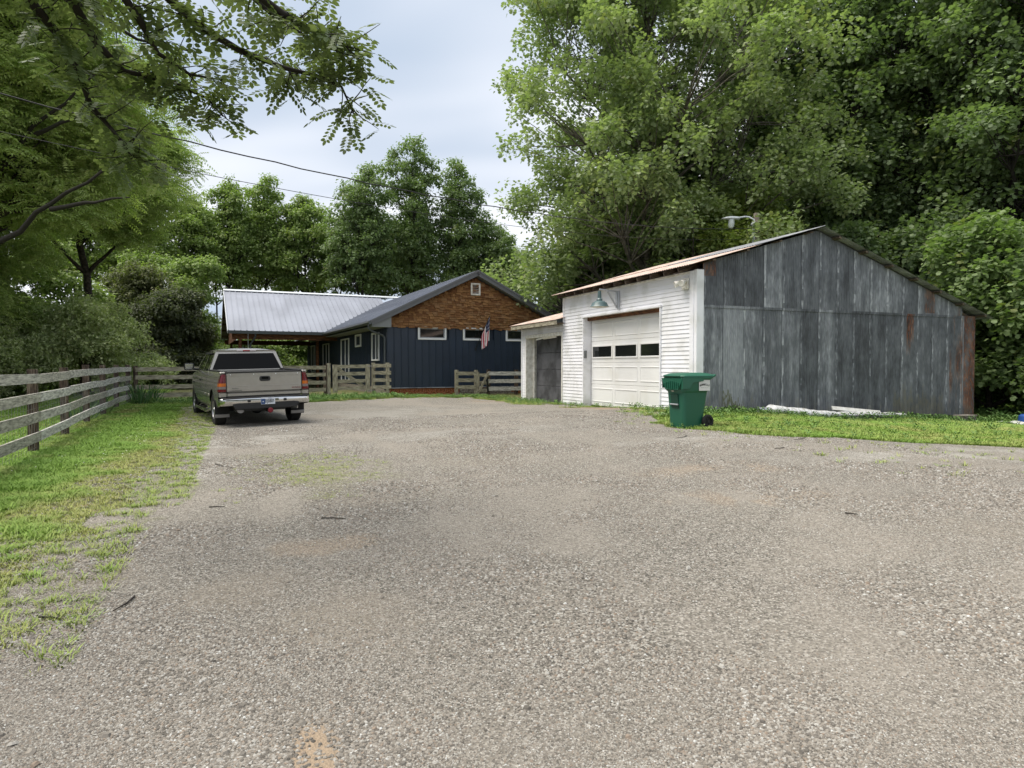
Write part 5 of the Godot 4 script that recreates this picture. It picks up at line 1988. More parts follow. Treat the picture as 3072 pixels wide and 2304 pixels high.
		cnr.box(Vector3(s * 0.88, 1.02, 0.93), Vector3(0.12, 0.44, 0.08))
		put("bed_corner", cnr, paint, t)
		var rail := MB.new()
		rail.cbox(Vector3(s * 0.84, 1.278, 0.0), Vector3(0.11, 0.03, 1.98), 0.01)
		put("bed_rail_cap", rail, M.black_plastic, t)
		var ib := MB.new()
		ib.box(Vector3(s * 0.78, 1.0, 0.0), Vector3(0.03, 0.5, 1.94))
		put("bed_liner", ib, M.black_plastic, t)
	var fl := MB.new()
	fl.box(Vector3(0, 0.78, 0.0), Vector3(1.56, 0.05, 1.94))
	put("bed_floor", fl, M.black_plastic, t)
	# tailgate
	var tg := MB.new()
	tg.cbox(Vector3(0, 1.03, 0.99), Vector3(1.645, 0.43, 0.085), 0.016)
	var gate := put("tailgate", tg, paint, t)
	var tc := MB.new()
	tc.cbox(Vector3(0, 1.262, 0.985), Vector3(1.66, 0.028, 0.11), 0.010)
	put("top_cap", tc, M.black_plastic, gate)
	var hb := MB.new()
	var rr := []
	for q in [[0.0, 1.0], [0.014, 0.97], [0.016, 0.9]]:
		var ring := []
		for p in rrect(0.24, 0.115, 0.045, 0.0):
			ring.append(Vector3(p.z * q[1], 1.10 + p.x * q[1], 1.031 + q[0]))
		rr.append(ring)
	hb.loft(rr)
	var handle := put("tailgate_handle", hb, M.black_plastic, gate)
	var hl := MB.new()
	hl.cbox(Vector3(0, 1.115, 1.052), Vector3(0.15, 0.045, 0.018), 0.007)
	put("lever", hl, M.glass_tint, handle)
	for x in [-0.73, -0.24, 0.24, 0.73]:
		var rv := MB.new()
		rv.lathe([Vector2(0.012, 0.0), Vector2(0.009, 0.006), Vector2(0.0, 0.008)], 10, Transform3D(Basis(Vector3.RIGHT, PI * 0.5), Vector3(x, 1.205, 1.032)))
		put("rivet", rv, M.alu_light, gate)
	text_part(gate, "GMC", 80, 0.0011, Vector3(0.70, 0.872, 1.0335), Basis.IDENTITY.scaled(Vector3(1.15, 0.62, 1)), mat(lin(0.10, 0.012, 0.015), 0.4))
	text_part(gate, "REDLI", 40, 0.0011, Vector3(-0.64, 0.895, 1.0335), Basis.IDENTITY.scaled(Vector3(1.1, 0.8, 1)), M.black_metal)
	text_part(gate, "LUDERMAN", 40, 0.0011, Vector3(-0.64, 0.846, 1.0335), Basis.IDENTITY.scaled(Vector3(1.15, 0.8, 1)), M.black_metal)
	for s in [-1.0, 1.0]:
		var gp := MB.new()
		gp.box(Vector3(s * 0.827, 1.03, 1.0), Vector3(0.007, 0.44, 0.06))
		put("tailgate_gap", gp, M.black_metal, t)
	var crease := MB.new()
	crease.cbox(Vector3(0, 0.945, 1.0325), Vector3(1.60, 0.012, 0.006), 0.002)
	crease.cbox(Vector3(0, 1.165, 1.0325), Vector3(1.60, 0.010, 0.005), 0.002)
	put("tailgate_crease", crease, paint, gate)
	var sill := MB.new()
	sill.cbox(Vector3(0, 0.755, 0.97), Vector3(1.64, 0.11, 0.10), 0.03)
	put("rear_sill", sill, paint, t)
	# bumper
	var bp := MB.new()
	var rings := []
	for q in [[-0.985, 0.86], [-0.985, 1.02], [-0.95, 1.10], [-0.86, 1.145], [-0.5, 1.165], [0.0, 1.17], [0.5, 1.165], [0.86, 1.145], [0.95, 1.10], [0.985, 1.02], [0.985, 0.86]]:
		var x: float = q[0]
		var z: float = q[1]
		rings.append([Vector3(x, 0.515, z - 0.05), Vector3(x, 0.53, z - 0.012), Vector3(x, 0.58, z), Vector3(x, 0.65, z), Vector3(x, 0.675, z - 0.012), Vector3(x, 0.683, z - 0.05)])
	bp.loft(rings, false)
	var bump := put("bumper", bp, M.chrome, t)
	var pad := MB.new()
	pad.cbox(Vector3(0, 0.685, 1.06), Vector3(1.86, 0.022, 0.19), 0.008)
	put("step_pad", pad, M.black_plastic, bump)
	var val := MB.new()
	val.prism(PackedVector2Array([Vector2(-0.66, 0.44), Vector2(0.66, 0.44), Vector2(0.72, 0.53), Vector2(0.60, 0.565), Vector2(-0.60, 0.565), Vector2(-0.72, 0.53)]), 1.02, 1.178)
	put("valance", val, M.black_plastic, bump)
	for x in [-0.38, 0.40]:
		var lt := MB.new()
		lt.cbox(Vector3(x, 0.615, 1.168), Vector3(0.07, 0.06, 0.02), 0.01)
		put("plate_light", lt, M.black_plastic, bump)
	var tag_ := MB.new()
	tag_.cbox(Vector3(0.22, 0.625, 1.175), Vector3(0.075, 0.05, 0.008), 0.003)
	put("reflector", tag_, mat(lin(0.12, 0.12, 0.08), 0.4), bump)
	# number plate
	var pl := MB.new()
	pl.cbox(Vector3(0.02, 0.60, 1.188), Vector3(0.305, 0.153, 0.006), 0.002)
	var plate := put("number_plate", pl, mat(lin(0.62, 0.66, 0.72), 0.5), t)
	var bl := MB.new()
	bl.box(Vector3(-0.087, 0.588, 1.1925), Vector3(0.085, 0.115, 0.003))
	put("blue_field", bl, mat(lin(0.02, 0.06, 0.19), 0.5), plate)
	text_part(plate, "DJ0801", 72, 0.00112, Vector3(0.055, 0.595, 1.1925), Basis.IDENTITY.scaled(Vector3(0.78, 1.3, 1)), M.black_metal)
	text_part(plate, "Indiana", 20, 0.00112, Vector3(0.07, 0.660, 1.1925), Basis.IDENTITY, mat(lin(0.1, 0.12, 0.25), 0.5))
	text_part(plate, "*", 60, 0.0012, Vector3(-0.087, 0.575, 1.195), Basis.IDENTITY, M.alu_light)
	# hitch with red cap, exhaust
	var hi := MB.new()
	hi.box(Vector3(0.02, 0.40, 0.85), Vector3(0.9, 0.07, 0.08))
	hi.box(Vector3(0.06, 0.38, 1.02), Vector3(0.075, 0.075, 0.26))
	put("hitch", hi, M.black_metal, t)
	var hc := MB.new()
	hc.lathe([Vector2(0.0, 0.0), Vector2(0.058, 0.0), Vector2(0.058, 0.02), Vector2(0.045, 0.03), Vector2(0.0, 0.032)], 20, Transform3D(Basis(Vector3.RIGHT, PI * 0.5), Vector3(0.07, 0.385, 1.16)))
	put("hitch_cover", hc, mat(lin(0.17, 0.006, 0.015), 0.4), t)
	var ep := MB.new()
	ep.tube([Vector3(-0.5, 0.40, 0.3), Vector3(-0.5, 0.40, 0.78)], [0.085], 12)
	ep.tube([Vector3(0.55, 0.42, 0.2), Vector3(0.60, 0.42, 0.9), Vector3(0.72, 0.41, 0.98)], [0.035], 10)
	put("exhaust", ep, M.steel, t)
	# greenhouse: roof, pillars, glass
	var roofm := MB.new()
	var rg := []
	for q in [[-1.10, -0.030], [-1.16, 0.0], [-1.5, 0.018], [-2.1, 0.022], [-2.5, 0.012], [-2.66, -0.02]]:
		var line := []
		for k in 15:
			var u := k / 14.0 * 2.0 - 1.0
			line.append(Vector3(u * 0.715, 1.795 + q[1] - 0.045 * pow(absf(u), 2.4) - 0.03 * pow(absf(u), 12.0), q[0]))
		rg.append(line)
	roofm.loft(rg, false)
	put("roof", roofm, paint, t)
	var belt := 1.262
	var pil := MB.new()
	var top := 1.715
	# rear wall frame round the window
	var O := [Vector3(-0.90, belt - 0.03, -1.0), Vector3(0.90, belt - 0.03, -1.0), Vector3(0.718, top + 0.008, -1.105), Vector3(-0.718, top + 0.008, -1.105)]
	var I := [Vector3(-0.825, belt + 0.02, -1.012), Vector3(0.825, belt + 0.02, -1.012), Vector3(0.655, top - 0.035, -1.096), Vector3(-0.655, top - 0.035, -1.096)]
	for k in 4: pil.face([O[k], O[(k + 1) % 4], I[(k + 1) % 4], I[k]], Vector3(0, 0.1, 1))
	pil.face([Vector3(-0.718, top + 0.008, -1.105), Vector3(0.718, top + 0.008, -1.105), Vector3(0.68, 1.762, -1.10), Vector3(0.0, 1.768, -1.10), Vector3(-0.68, 1.762, -1.10)], Vector3(0, 0, 1))
	for s in [-1.0, 1.0]:
		# side frame: belt to roof edge, with two window openings
		var lo := func(z: float) -> Vector3: return Vector3(s * 0.905, belt, z)
		var hi2 := func(z: float) -> Vector3: return Vector3(s * 0.718, top + 0.012, z)
		var strips := [[-1.0, -1.16, -1.105, -1.24], [-1.93, -2.02, -1.93, -2.0], [-3.10, -3.28, -2.56, -2.66]]
		for q in strips:
			pil.face([lo.call(q[0]), lo.call(q[1]), hi2.call(q[3]), hi2.call(q[2])], Vector3(s, 0.3, 0))
		var e := 0.04
		var a0: Vector3 = lo.call(-1.0).lerp(hi2.call(-1.105), 0.93)
		var b0: Vector3 = lo.call(-3.1).lerp(hi2.call(-2.6), 0.93)
		pil.face([a0, b0, hi2.call(-2.66), hi2.call(-1.105)], Vector3(s, 0.3, 0))
		var gl := MB.new()
		var inn := Vector3(-s * 0.012, 0, 0)
		gl.face([lo.call(-1.14) + inn, lo.call(-1.95) + inn, hi2.call(-1.95) + inn, hi2.call(-1.22) + inn], Vector3(s, 0.3, 0))
		put("quarter_window", gl, M.glass_tint, t)
		var gd := MB.new()
		gd.face([lo.call(-2.0) + inn, lo.call(-3.12) + inn, hi2.call(-2.58) + inn, hi2.call(-1.98) + inn], Vector3(s, 0.3, 0))
		put("door_window", gd, M.glass_tint, t)
		var vi := MB.new()
		vi.board(Vector3(s * 0.755, top - 0.02, -1.35), Vector3(s * 0.755, top - 0.02, -2.55), 0.05, 0.012, Vector3(s, 0.5, 0))
		put("window_visor", vi, M.black_plastic, t)
	put("pillars", pil, paint, t)
	var rw := MB.new()
	rw.face([I[0] + Vector3(-0.01, -0.01, -0.006), I[1] + Vector3(0.01, -0.01, -0.006), I[2] + Vector3(0.01, 0.01, -0.006), I[3] + Vector3(-0.01, 0.01, -0.006)], Vector3(0, 0.1, 1))
	put("rear_window", rw, M.glass_tint, t)
	var wsd := MB.new()
	wsd.face([Vector3(-0.86, 1.24, -3.28), Vector3(0.86, 1.24, -3.28), Vector3(0.70, 1.74, -2.65), Vector3(-0.70, 1.74, -2.65)], Vector3(0, 0.5, -1))
	put("windshield", wsd, M.glass_tint, t)
	var bl2 := MB.new()
	bl2.cbox(Vector3(0, 1.748, -1.093), Vector3(0.46, 0.042, 0.03), 0.008)
	var third := put("brake_light", bl2, mat(lin(0.45, 0.40, 0.40), 0.2), t)
	var bl3 := MB.new()
	bl3.cbox(Vector3(0, 1.748, -1.083), Vector3(0.17, 0.036, 0.02), 0.006)
	put("red_lens", bl3, mat(lin(0.22, 0.006, 0.012), 0.15), third)
	# hood and front
	var hood := MB.new()
	var hr := []
	for q in [[-3.25, 1.232, 0.88], [-3.7, 1.21, 0.90], [-4.2, 1.15, 0.88], [-4.52, 1.06, 0.83], [-4.60, 0.95, 0.80], [-4.60, 0.5, 0.80]]:
		var line := []
		for k in 9:
			var u := k / 8.0 * 2.0 - 1.0
			line.append(Vector3(u * q[2], q[1] + 0.02 * (1.0 - u * u), q[0]))
		hr.append(line)
	hood.loft(hr, false)
	put("hood", hood, paint, t)
	var bhd := MB.new()
	bhd.box(Vector3(0, 1.0, -0.985), Vector3(1.72, 0.54, 0.02))
	put("cab_back", bhd, paint, t)

# ---------------------------------------------------------------- trees and plants
func leaf(mb: MB, p: Vector3, dir: Vector3, length: float, ratio: float, r: RandomNumberGenerator, up := Vector3.UP) -> void:
	# folded leaf of two faces
	var d := dir.normalized()
	var s := d.cross(up + Vector3(r.randf_range(-0.5, 0.5), r.randf_range(-0.3, 0.3), r.randf_range(-0.5, 0.5))).normalized()
	var nn := s.cross(d).normalized()
	var tip := p + d * length - nn * length * 0.1
	var m := p + d * length * 0.48
	var w := s * length * ratio * 0.5
	var L := m - w + nn * length * 0.08
	var R := m + w + nn * length * 0.08
	mb.face([p, R, tip], nn)
	mb.face([p, tip, L], nn)

func lobed_leaf(mb: MB, p: Vector3, dir: Vector3, length: float, r: RandomNumberGenerator) -> void:
	# broad leaf with side lobes, four faces
	var d := dir.normalized()
	var s := d.cross(Vector3.UP + Vector3(r.randf_range(-0.5, 0.5), 0, r.randf_range(-0.5, 0.5))).normalized()
	var nn := s.cross(d).normalized()
	if nn.y < 0: nn = -nn
	var c := p + d * length * 0.42
	var t := p + d * length - nn * length * 0.12
	for q in [-1.0, 1.0]:
		var a: Vector3 = p + d * length * 0.22 + s * q * length * 0.50 + nn * 0.02
		var b: Vector3 = p + d * length * 0.72 + s * q * length * 0.40 - nn * length * 0.05
		mb.face([p, a, c], nn)
		mb.face([c, a.lerp(c, 0.3) + d * length * 0.1, b, t], nn)

func cluster_mesh(kind: String, seed_: int) -> ArrayMesh:
	var r := RandomNumberGenerator.new()
	r.seed = seed_
	var mb := MB.new()
	if kind == "broad":
		for k in 11:
			var d := Vector3(r.randf_range(-1, 1), r.randf_range(-0.7, 0.7), r.randf_range(-1, 1)).normalized()
			leaf(mb, d * r.randf_range(0.03, 0.26), d + Vector3(0, r.randf_range(-0.6, 0.1), 0), r.randf_range(0.10, 0.17), 0.85, r)
	elif kind == "lobed":
		for k in 9:
			var d := Vector3(r.randf_range(-1, 1), r.randf_range(-0.5, 0.7), r.randf_range(-1, 1)).normalized()
			lobed_leaf(mb, d * r.randf_range(0.03, 0.28), d + Vector3(0, r.randf_range(-0.8, -0.1), 0), r.randf_range(0.12, 0.20), r)
	elif kind == "pinnate":
		for k in 4:
			var th := k * TAU / 4.0 + r.randf_range(-0.5, 0.5)
			var d := Vector3(cos(th), r.randf_range(-0.15, 0.45), sin(th)).normalized()
			var p := Vector3.ZERO
			for j in 7:
				d = (d + Vector3(0, -0.10, 0)).normalized()
				p += d * 0.062
				var s := d.cross(Vector3.UP).normalized()
				for q in [-1.0, 1.0]:
					leaf(mb, p, s * q + d * 0.45 + Vector3(0, -0.25, 0), 0.105 * (1.0 - absf(j - 3.0) * 0.10), 0.36, r)
			leaf(mb, p, d, 0.09, 0.36, r)
	elif kind == "willow":
		for k in 5:
			var th := r.randf() * TAU
			var d := Vector3(cos(th), 0.5, sin(th)).normalized()
			var p := Vector3.ZERO
			for j in 8:
				d = (d + Vector3(0, -0.22, 0)).normalized()
				p += d * 0.06
				leaf(mb, p, d + Vector3(r.randf_range(-1, 1), r.randf_range(-0.8, 0.2), r.randf_range(-1, 1)), 0.11, 0.2, r)
				leaf(mb, p, d + Vector3(r.randf_range(-1, 1), r.randf_range(-0.8, 0.2), r.randf_range(-1, 1)), 0.10, 0.2, r)
	return mb.done()

var CL := {}
func cluster(kind: String) -> ArrayMesh:
	if not CL.has(kind): CL[kind] = cluster_mesh(kind, 400 + CL.size())
	return CL[kind]

var LEAF: StandardMaterial3D

func foliage(root: Node, puffs: Array, n: int, kind: String, cols: Array, sc: float, called := "crown") -> void:
	# leaf sprays spread through rounded masses, denser towards their skin
	var tot := 0.0
	var acc := []
	for p in puffs:
		tot += p[1] * p[1]
		acc.append(tot)
	var xf := []
	var cc := PackedColorArray()
	for i in n:
		var k := acc.bsearch(rng.randf() * tot)
		k = mini(k, puffs.size() - 1)
		var p = puffs[k]
		var y := rng.randf_range(-0.75, 1.0)
		var th := rng.randf() * TAU
		var q := sqrt(1.0 - y * y)
		var d := Vector3(cos(th) * q, y, sin(th) * q)
		var rr: float = p[1] * (1.0 - 0.62 * pow(rng.randf(), 1.8)) * (1.0 + 0.14 * sin(th * 3.0 + k) + 0.12 * sin(y * 7.0 + k * 2.0))
		var pos: Vector3 = p[0] + Vector3(d.x * rr, d.y * rr * 0.8, d.z * rr)
		var b := Basis(Vector3.UP, rng.randf() * TAU) * Basis(Vector3.RIGHT, rng.randf_range(-0.6, 0.6))
		b = b.scaled(Vector3.ONE * sc * rng.randf_range(0.75, 1.3))
		xf.append(Transform3D(b, pos))
		var c: Color = cols[0].lerp(cols[1], rng.randf())
		if rng.randf() < 0.04: c = c.lerp(Color(0.2, 0.19, 0.05), 0.5)
		cc.append(c)
	struct(scatter(called, cluster(kind), LEAF, xf, cc, root), "stuff")

func wobble(a: Vector3, b: Vector3, n: int, amp: float, sag := 0.0) -> Array:
	var pts := []
	for k in n + 1:
		var t := float(k) / n
		var p := a.lerp(b, t)
		var e := sin(t * PI)
		p += Vector3(rng.randf_range(-1, 1), rng.randf_range(-1, 1), rng.randf_range(-1, 1)) * amp * e + Vector3(0, sag * e, 0)
		pts.append(p)
	return pts

func taper(r0: float, r1: float, n: int) -> Array:
	var out := []
	for k in n + 1: out.append(lerpf(r0, r1, float(k) / n))
	return out

func tree(called: String, label: String, category: String, pos: Vector3, o: Dictionary, group := "") -> Node3D:
	# o: top, base, rad, r (trunk), lobes, puff, n, kind, cols, sc, shape, seed, lean, bark
	rng.seed = o.seed
	var t := thing(called, label, category, pos, 0.0, group)
	var bark: Material = o.get("bark", M.bark)
	var top: float = o.top
	var base: float = o.base
	var lean: Vector3 = o.get("lean", Vector3.ZERO)
	var tr := MB.new()
	var tp := wobble(Vector3(0, -0.3, 0), Vector3(0, top * 0.86, 0) + lean, 9, o.r * 0.9)
	tr.tube(tp, taper(o.r, o.r * 0.18, 9), 10)
	put("trunk", tr, bark, t)
	var puffs := []
	var nl: int = o.lobes
	for i in nl:
		var f := (i + 0.5) / nl
		var y := lerpf(base, top, pow(f, 0.9))
		var prof_: float
		match o.get("shape", "round"):
			"round": prof_ = pow(maxf(0.02, 1.0 - pow(absf(f - 0.38) / 0.64, 2.0)), 0.6)
			"cone": prof_ = 1.0 - 0.85 * f
			"column": prof_ = 0.85 if f < 0.75 else 0.85 * (1.0 - (f - 0.75) / 0.25) + 0.12
			"dome": prof_ = sqrt(maxf(0.03, 1.0 - f * f))
			_: prof_ = 1.0
		var th := i * 2.39996 + rng.randf_range(-0.5, 0.5)
		var out: float = o.rad * prof_ * rng.randf_range(0.35, 0.85)
		var c := lean * f + Vector3(cos(th) * out, y, sin(th) * out)
		var lr: float = maxf(o.rad * prof_ * rng.randf_range(0.42, 0.6), o.puff * 1.1)
		var ti := clampi(int((y - (out * 0.5)) / (top * 0.86) * 9.0), 1, 8)
		var li := MB.new()
		var st: Vector3 = tp[ti]
		var lp := wobble(st, c, 5, out * 0.06, -out * 0.05)
		var r0: float = maxf(o.r * 0.42 * (1.0 - f * 0.6), 0.03)
		li.tube(lp, taper(r0, r0 * 0.3, 5), 7)
		var k := maxi(3, int(lr * lr * 3.2 / (o.puff * o.puff)))
		k = mini(k, 14)
		for j in k:
			var yy := rng.randf_range(-0.6, 1.0)
			var a := rng.randf() * TAU
			var q := sqrt(1.0 - yy * yy)
			var pc := c + Vector3(cos(a) * q * lr, yy * lr * 0.75, sin(a) * q * lr) * rng.randf_range(0.65, 1.0)
			puffs.append([pc, o.puff * rng.randf_range(0.65, 1.25)])
			li.tube(wobble(lp[3 + (j % 2)], pc, 3, 0.1), taper(r0 * 0.35, 0.012, 3), 5, false)
		put("limb", li, bark, t)
	foliage(t, puffs, o.n, o.kind, o.cols, o.sc)
	return t

const BRIGHT := [Color(0.335, 0.415, 0.155), Color(0.230, 0.315, 0.110)]
const MID := [Color(0.260, 0.335, 0.160), Color(0.175, 0.245, 0.115)]
const DARK := [Color(0.260, 0.335, 0.170), Color(0.170, 0.238, 0.120)]
const WALNUT := [Color(0.470, 0.545, 0.215), Color(0.335, 0.430, 0.155)]
const WILLOWC := [Color(0.560, 0.600, 0.350), Color(0.440, 0.490, 0.265)]
const PURPLE := [Color(0.160, 0.180, 0.105), Color(0.100, 0.120, 0.072)]
const SYC := [Color(0.385, 0.445, 0.235), Color(0.260, 0.330, 0.165)]

func make_trees() -> void:
	LEAF = tint_mat(0.6, Color(0.86, 0.94, 0.62))
	# walnut like tree behind the fence
	var w := tree("walnut_tree", "large leafy tree with feathery leaves and long dark limbs behind board fence", "tree", g3(-6.6, -23.0), {"top": 13.5, "base": 6.0, "rad": 4.3, "r": 0.30, "lobes": 30, "puff": 0.8, "n": 8500, "kind": "pinnate", "cols": WALNUT, "lean": Vector3(-0.8, 0, 0.4), "sc": 1.35, "seed": 1001, "bark": M.bark})
	for q in [[Vector3(1.0, 3.9, 3.4), Vector3(4.2, 5.9, 5.6)], [Vector3(0.3, 6.0, 1.0), Vector3(3.4, 8.4, 3.8)]]:
		var lb := MB.new()
		lb.tube(wobble(q[0], q[1], 8, 0.10, 0.15), taper(0.075, 0.02, 8), 8)
		lb.tube(wobble(q[0].lerp(q[1], 0.5), q[1] + Vector3(0.2, -0.9, 0.4), 5, 0.08), taper(0.06, 0.015, 5), 6)
		put("limb", lb, M.bark_dark, w)
	tree("walnut_tree", "second feathery leaved tree crowding behind the fence at lawn edge", "tree", g3(-12.0, -30.0), {"top": 14.5, "base": 2.0, "rad": 5.2, "r": 0.28, "lobes": 22, "puff": 1.1, "n": 7500, "kind": "pinnate", "cols": WALNUT, "sc": 1.6, "seed": 1002})
	tree("walnut_tree", "bright green feathery tree with crown drooping over the pale rounded shrub", "tree", g3(-6.3, -34.5), {"top": 14.0, "base": 7.2, "rad": 3.4, "r": 0.24, "lobes": 22, "puff": 0.9, "n": 6500, "kind": "pinnate", "cols": WALNUT, "sc": 1.55, "seed": 1003})
	# willow shrub and dark purple tree
	tree("pale_shrub", "pale green fine leaved rounded shrub spreading behind the fence corner", "shrub", g3(-5.7, -31.2), {"top": 3.4, "base": 0.8, "rad": 2.15, "r": 0.12, "lobes": 14, "puff": 0.75, "n": 9500, "kind": "broad", "cols": WILLOWC, "sc": 0.6, "shape": "dome", "seed": 1004})
	tree("pale_shrub", "smaller pale rounded shrub low on the lawn under walnut branches", "shrub", g3(-8.6, -29.5), {"top": 2.7, "base": 0.6, "rad": 1.7, "r": 0.08, "lobes": 8, "puff": 0.65, "n": 4600, "kind": "broad", "cols": WILLOWC, "sc": 0.6, "shape": "dome", "seed": 1005})
	tree("dark_leaf_tree", "dark olive leaved small tree beside the carport gable", "tree", g3(-3.6, -41.5), {"top": 5.0, "base": 0.7, "rad": 2.4, "r": 0.12, "lobes": 14, "puff": 0.8, "n": 8000, "kind": "broad", "cols": PURPLE, "sc": 0.9, "shape": "dome", "seed": 1006})
	tree("dark_leaf_tree", "lighter olive bushy tree between pale shrub and dark olive tree", "tree", g3(-5.2, -44.5), {"top": 6.4, "base": 0.6, "rad": 2.6, "r": 0.12, "lobes": 13, "puff": 0.9, "n": 7000, "kind": "broad", "cols": [Color(0.22, 0.235, 0.115), Color(0.14, 0.16, 0.08)], "sc": 1.0, "shape": "dome", "seed": 1007})
	# row of tall trees behind the house
	var i := 0
	var bg := "tall trees behind the house"
	for q in [[-7.6, -57.5, 15.4, 2.8, 0, "column", "tapering bright green tree nearest the walnut tree"], [-3.4, -61.0, 14.6, 2.4, 0, "round", "shorter bright green tree behind the dark olive tree"],
		[-0.6, -62.0, 16.6, 2.1, 0, "round", "round bright green tree behind carport gable end"], [2.4, -64.0, 17.6, 2.2, 0, "round", "bright green tree behind the middle of carport roof"], [5.6, -63.0, 16.4, 2.2, 0, "round", "bright green tree standing next to darker round tree"],
		[9.9, -57.5, 17.8, 2.7, 1, "round", "dark round topped tree above the roof valley"], [12.4, -64.0, 15.5, 2.3, 1, "round", "lower dark tree between round tree and tallest tree"], [14.6, -59.0, 21.6, 2.7, 1, "column", "tallest dark columnar tree in the row behind house"],
		[18.6, -59.0, 20.0, 2.5, 1, "column", "pointed dark tree above the house gable peak"], [22.3, -60.0, 14.6, 2.9, 1, "round", "low dark tree filling gap beside the huge pale tree"], [16.6, -66.0, 17.0, 2.6, 1, "column", "dark tree half hidden behind tallest columnar tree"],
		[25.5, -63.0, 13.0, 3.2, 1, "round", "lowest dark tree tucked against the huge pale tree"], [-11.5, -60.0, 15.0, 3.0, 0, "round", "bright green tree mostly hidden behind walnut crown"]]:
		var s := int(absf(q[0] * 77.0 + q[1] * 31.0)) + 2000
		tree("tall_tree", q[6], "tree", g3(q[0], q[1]), {"top": q[2], "base": 8.0, "rad": q[3], "r": 0.2, "lobes": 30, "puff": 0.6, "n": 2200, "kind": "broad", "cols": BRIGHT if q[4] == 0 else MID, "sc": 1.35, "shape": q[5], "seed": s, "bark": M.bark_dark}, bg + (" of bright green" if q[4] == 0 else " of dark green"))
	i = 0
	for q in [[-9.5, -66.0, 15.0], [-1.8, -67.0, 14.5], [1.2, -69.0, 15.5], [4.2, -69.0, 14.5], [7.6, -66.0, 15.5], [8.4, -60.0, 14.0], [11.2, -61.5, 15.0], [20.5, -65.0, 15.0]]:
		tree("slender_tree", "slender young tree with thin trunk among the tall row", "tree", g3(q[0], q[1]), {"top": q[2], "base": 7.5, "rad": 1.7, "r": 0.13, "lobes": 18, "puff": 0.55, "n": 650, "kind": "broad", "cols": MID if i > 4 else BRIGHT, "sc": 1.35, "shape": "column", "seed": 2500 + i, "bark": M.bark_dark}, "slender trees in the row behind the house")
		i += 1
	# shrubs seen under the carport and along the tree row
	var sg := "bright green shrub at the foot of the tall trees"
	for q in [[1.2, -52.0, 3.0, 2.2], [4.2, -53.5, 3.6, 2.4], [-6.5, -50.0, 3.4, 2.6], [-10.0, -52.0, 4.5, 3.0], [-2.0, -56.0, 3.6, 2.8], [8.0, -58.0, 3.6, 2.8], [13.0, -60.0, 4.2, 3.0], [-15.0, -48.0, 4.6, 3.2], [-19.0, -40.0, 5.0, 3.4], [-3.0, -50.5, 8.5, 2.4], [-6.0, -53.0, 9.0, 2.8], [-9.8, -42.0, 8.0, 3.0], [-14.0, -40.0, 8.5, 3.4], [-10.2, -33.5, 4.6, 2.6], [-12.5, -27.0, 4.4, 2.6]]:
		tree("green_shrub", sg, "shrub", g3(q[0], q[1]), {"top": q[2], "base": 0.4, "rad": q[3], "r": 0.08, "lobes": 9, "puff": 0.85, "n": 2600, "kind": "broad", "cols": BRIGHT, "sc": 1.3, "shape": "dome", "seed": int(3000 + q[0] * 7 + q[3] * 100)}, "shrubs below the tall trees")
	# sycamore like giant behind the garage
	var big := tree("sycamore_tree", "huge pale green broadleaf tree towering behind garage and house", "tree", g3(18.2, -27.5), {"top": 25.0, "base": 1.8, "rad": 7.2, "r": 0.36, "lobes": 44, "puff": 0.95, "n": 16000, "kind": "lobed", "cols": SYC, "sc": 1.05, "seed": 1010, "bark": M.bark_grey})
	for q in [[Vector3(0.1, 5.2, 0), Vector3(5.0, 8.2, 2.6)], [Vector3(0, 6.0, 0), Vector3(-4.2, 9.4, 1.0)]]:
		var lb := MB.new()
		lb.tube(wobble(q[0], q[1], 8, 0.16, 0.4), taper(0.2, 0.05, 8), 8)
		put("limb", lb, M.bark_grey, big)
	tree("sycamore_tree", "small yellow green tree just behind garage roof beside utility pole", "tree", g3(20.6, -23.2), {"top": 8.3, "base": 2.2, "rad": 2.9, "r": 0.12, "lobes": 14, "puff": 0.85, "n": 7000, "kind": "lobed", "cols": [Color(0.33, 0.38, 0.11), Color(0.20, 0.27, 0.075)], "sc": 1.0, "seed": 1011, "shape": "dome"})
	tree("sycamore_tree", "leafy undergrowth tree between house gable and garage", "tree", g3(18.4, -32.5), {"top": 8.5, "base": 0.8, "rad": 3.2, "r": 0.14, "lobes": 16, "puff": 1.0, "n": 8500, "kind": "lobed", "cols": SYC, "sc": 1.1, "seed": 1012, "shape": "dome"})
	# dense woods beyond the garage
	var wg := "tall dark woodland trees beyond the garage"
	i = 0
	for q in [[26.5, -29.0, 25.0, 4.4], [28.6, -25.0, 24.0, 3.9], [31.0, -22.5, 25.5, 4.2], [34.6, -25.5, 27.0, 4.6], [30.5, -18.2, 22.0, 4.0], [36.0, -33.0, 21.0, 5.0], [41.0, -30.0, 20.0, 5.0], [33.0, -14.5, 23.0, 4.2], [44.0, -25.0, 20.0, 5.0], [24.0, -38.5, 15.0, 4.6], [38.0, -19.5, 26.0, 4.6], [23.8, -33.0, 17.0, 3.8], [40.0, -13.0, 24.0, 4.8]]:
		tree("woodland_tree", "tall dark green woodland tree with bare lower trunk beyond garage", "tree", g3(q[0], q[1]), {"top": q[2], "base": 4.5, "rad": q[3], "r": 0.30, "lobes": 32, "puff": 0.8, "n": 3600, "kind": "lobed", "cols": DARK if i % 3 else MID, "sc": 1.25, "shape": "column", "seed": 4000 + i, "bark": M.bark_dark}, wg)
		i += 1
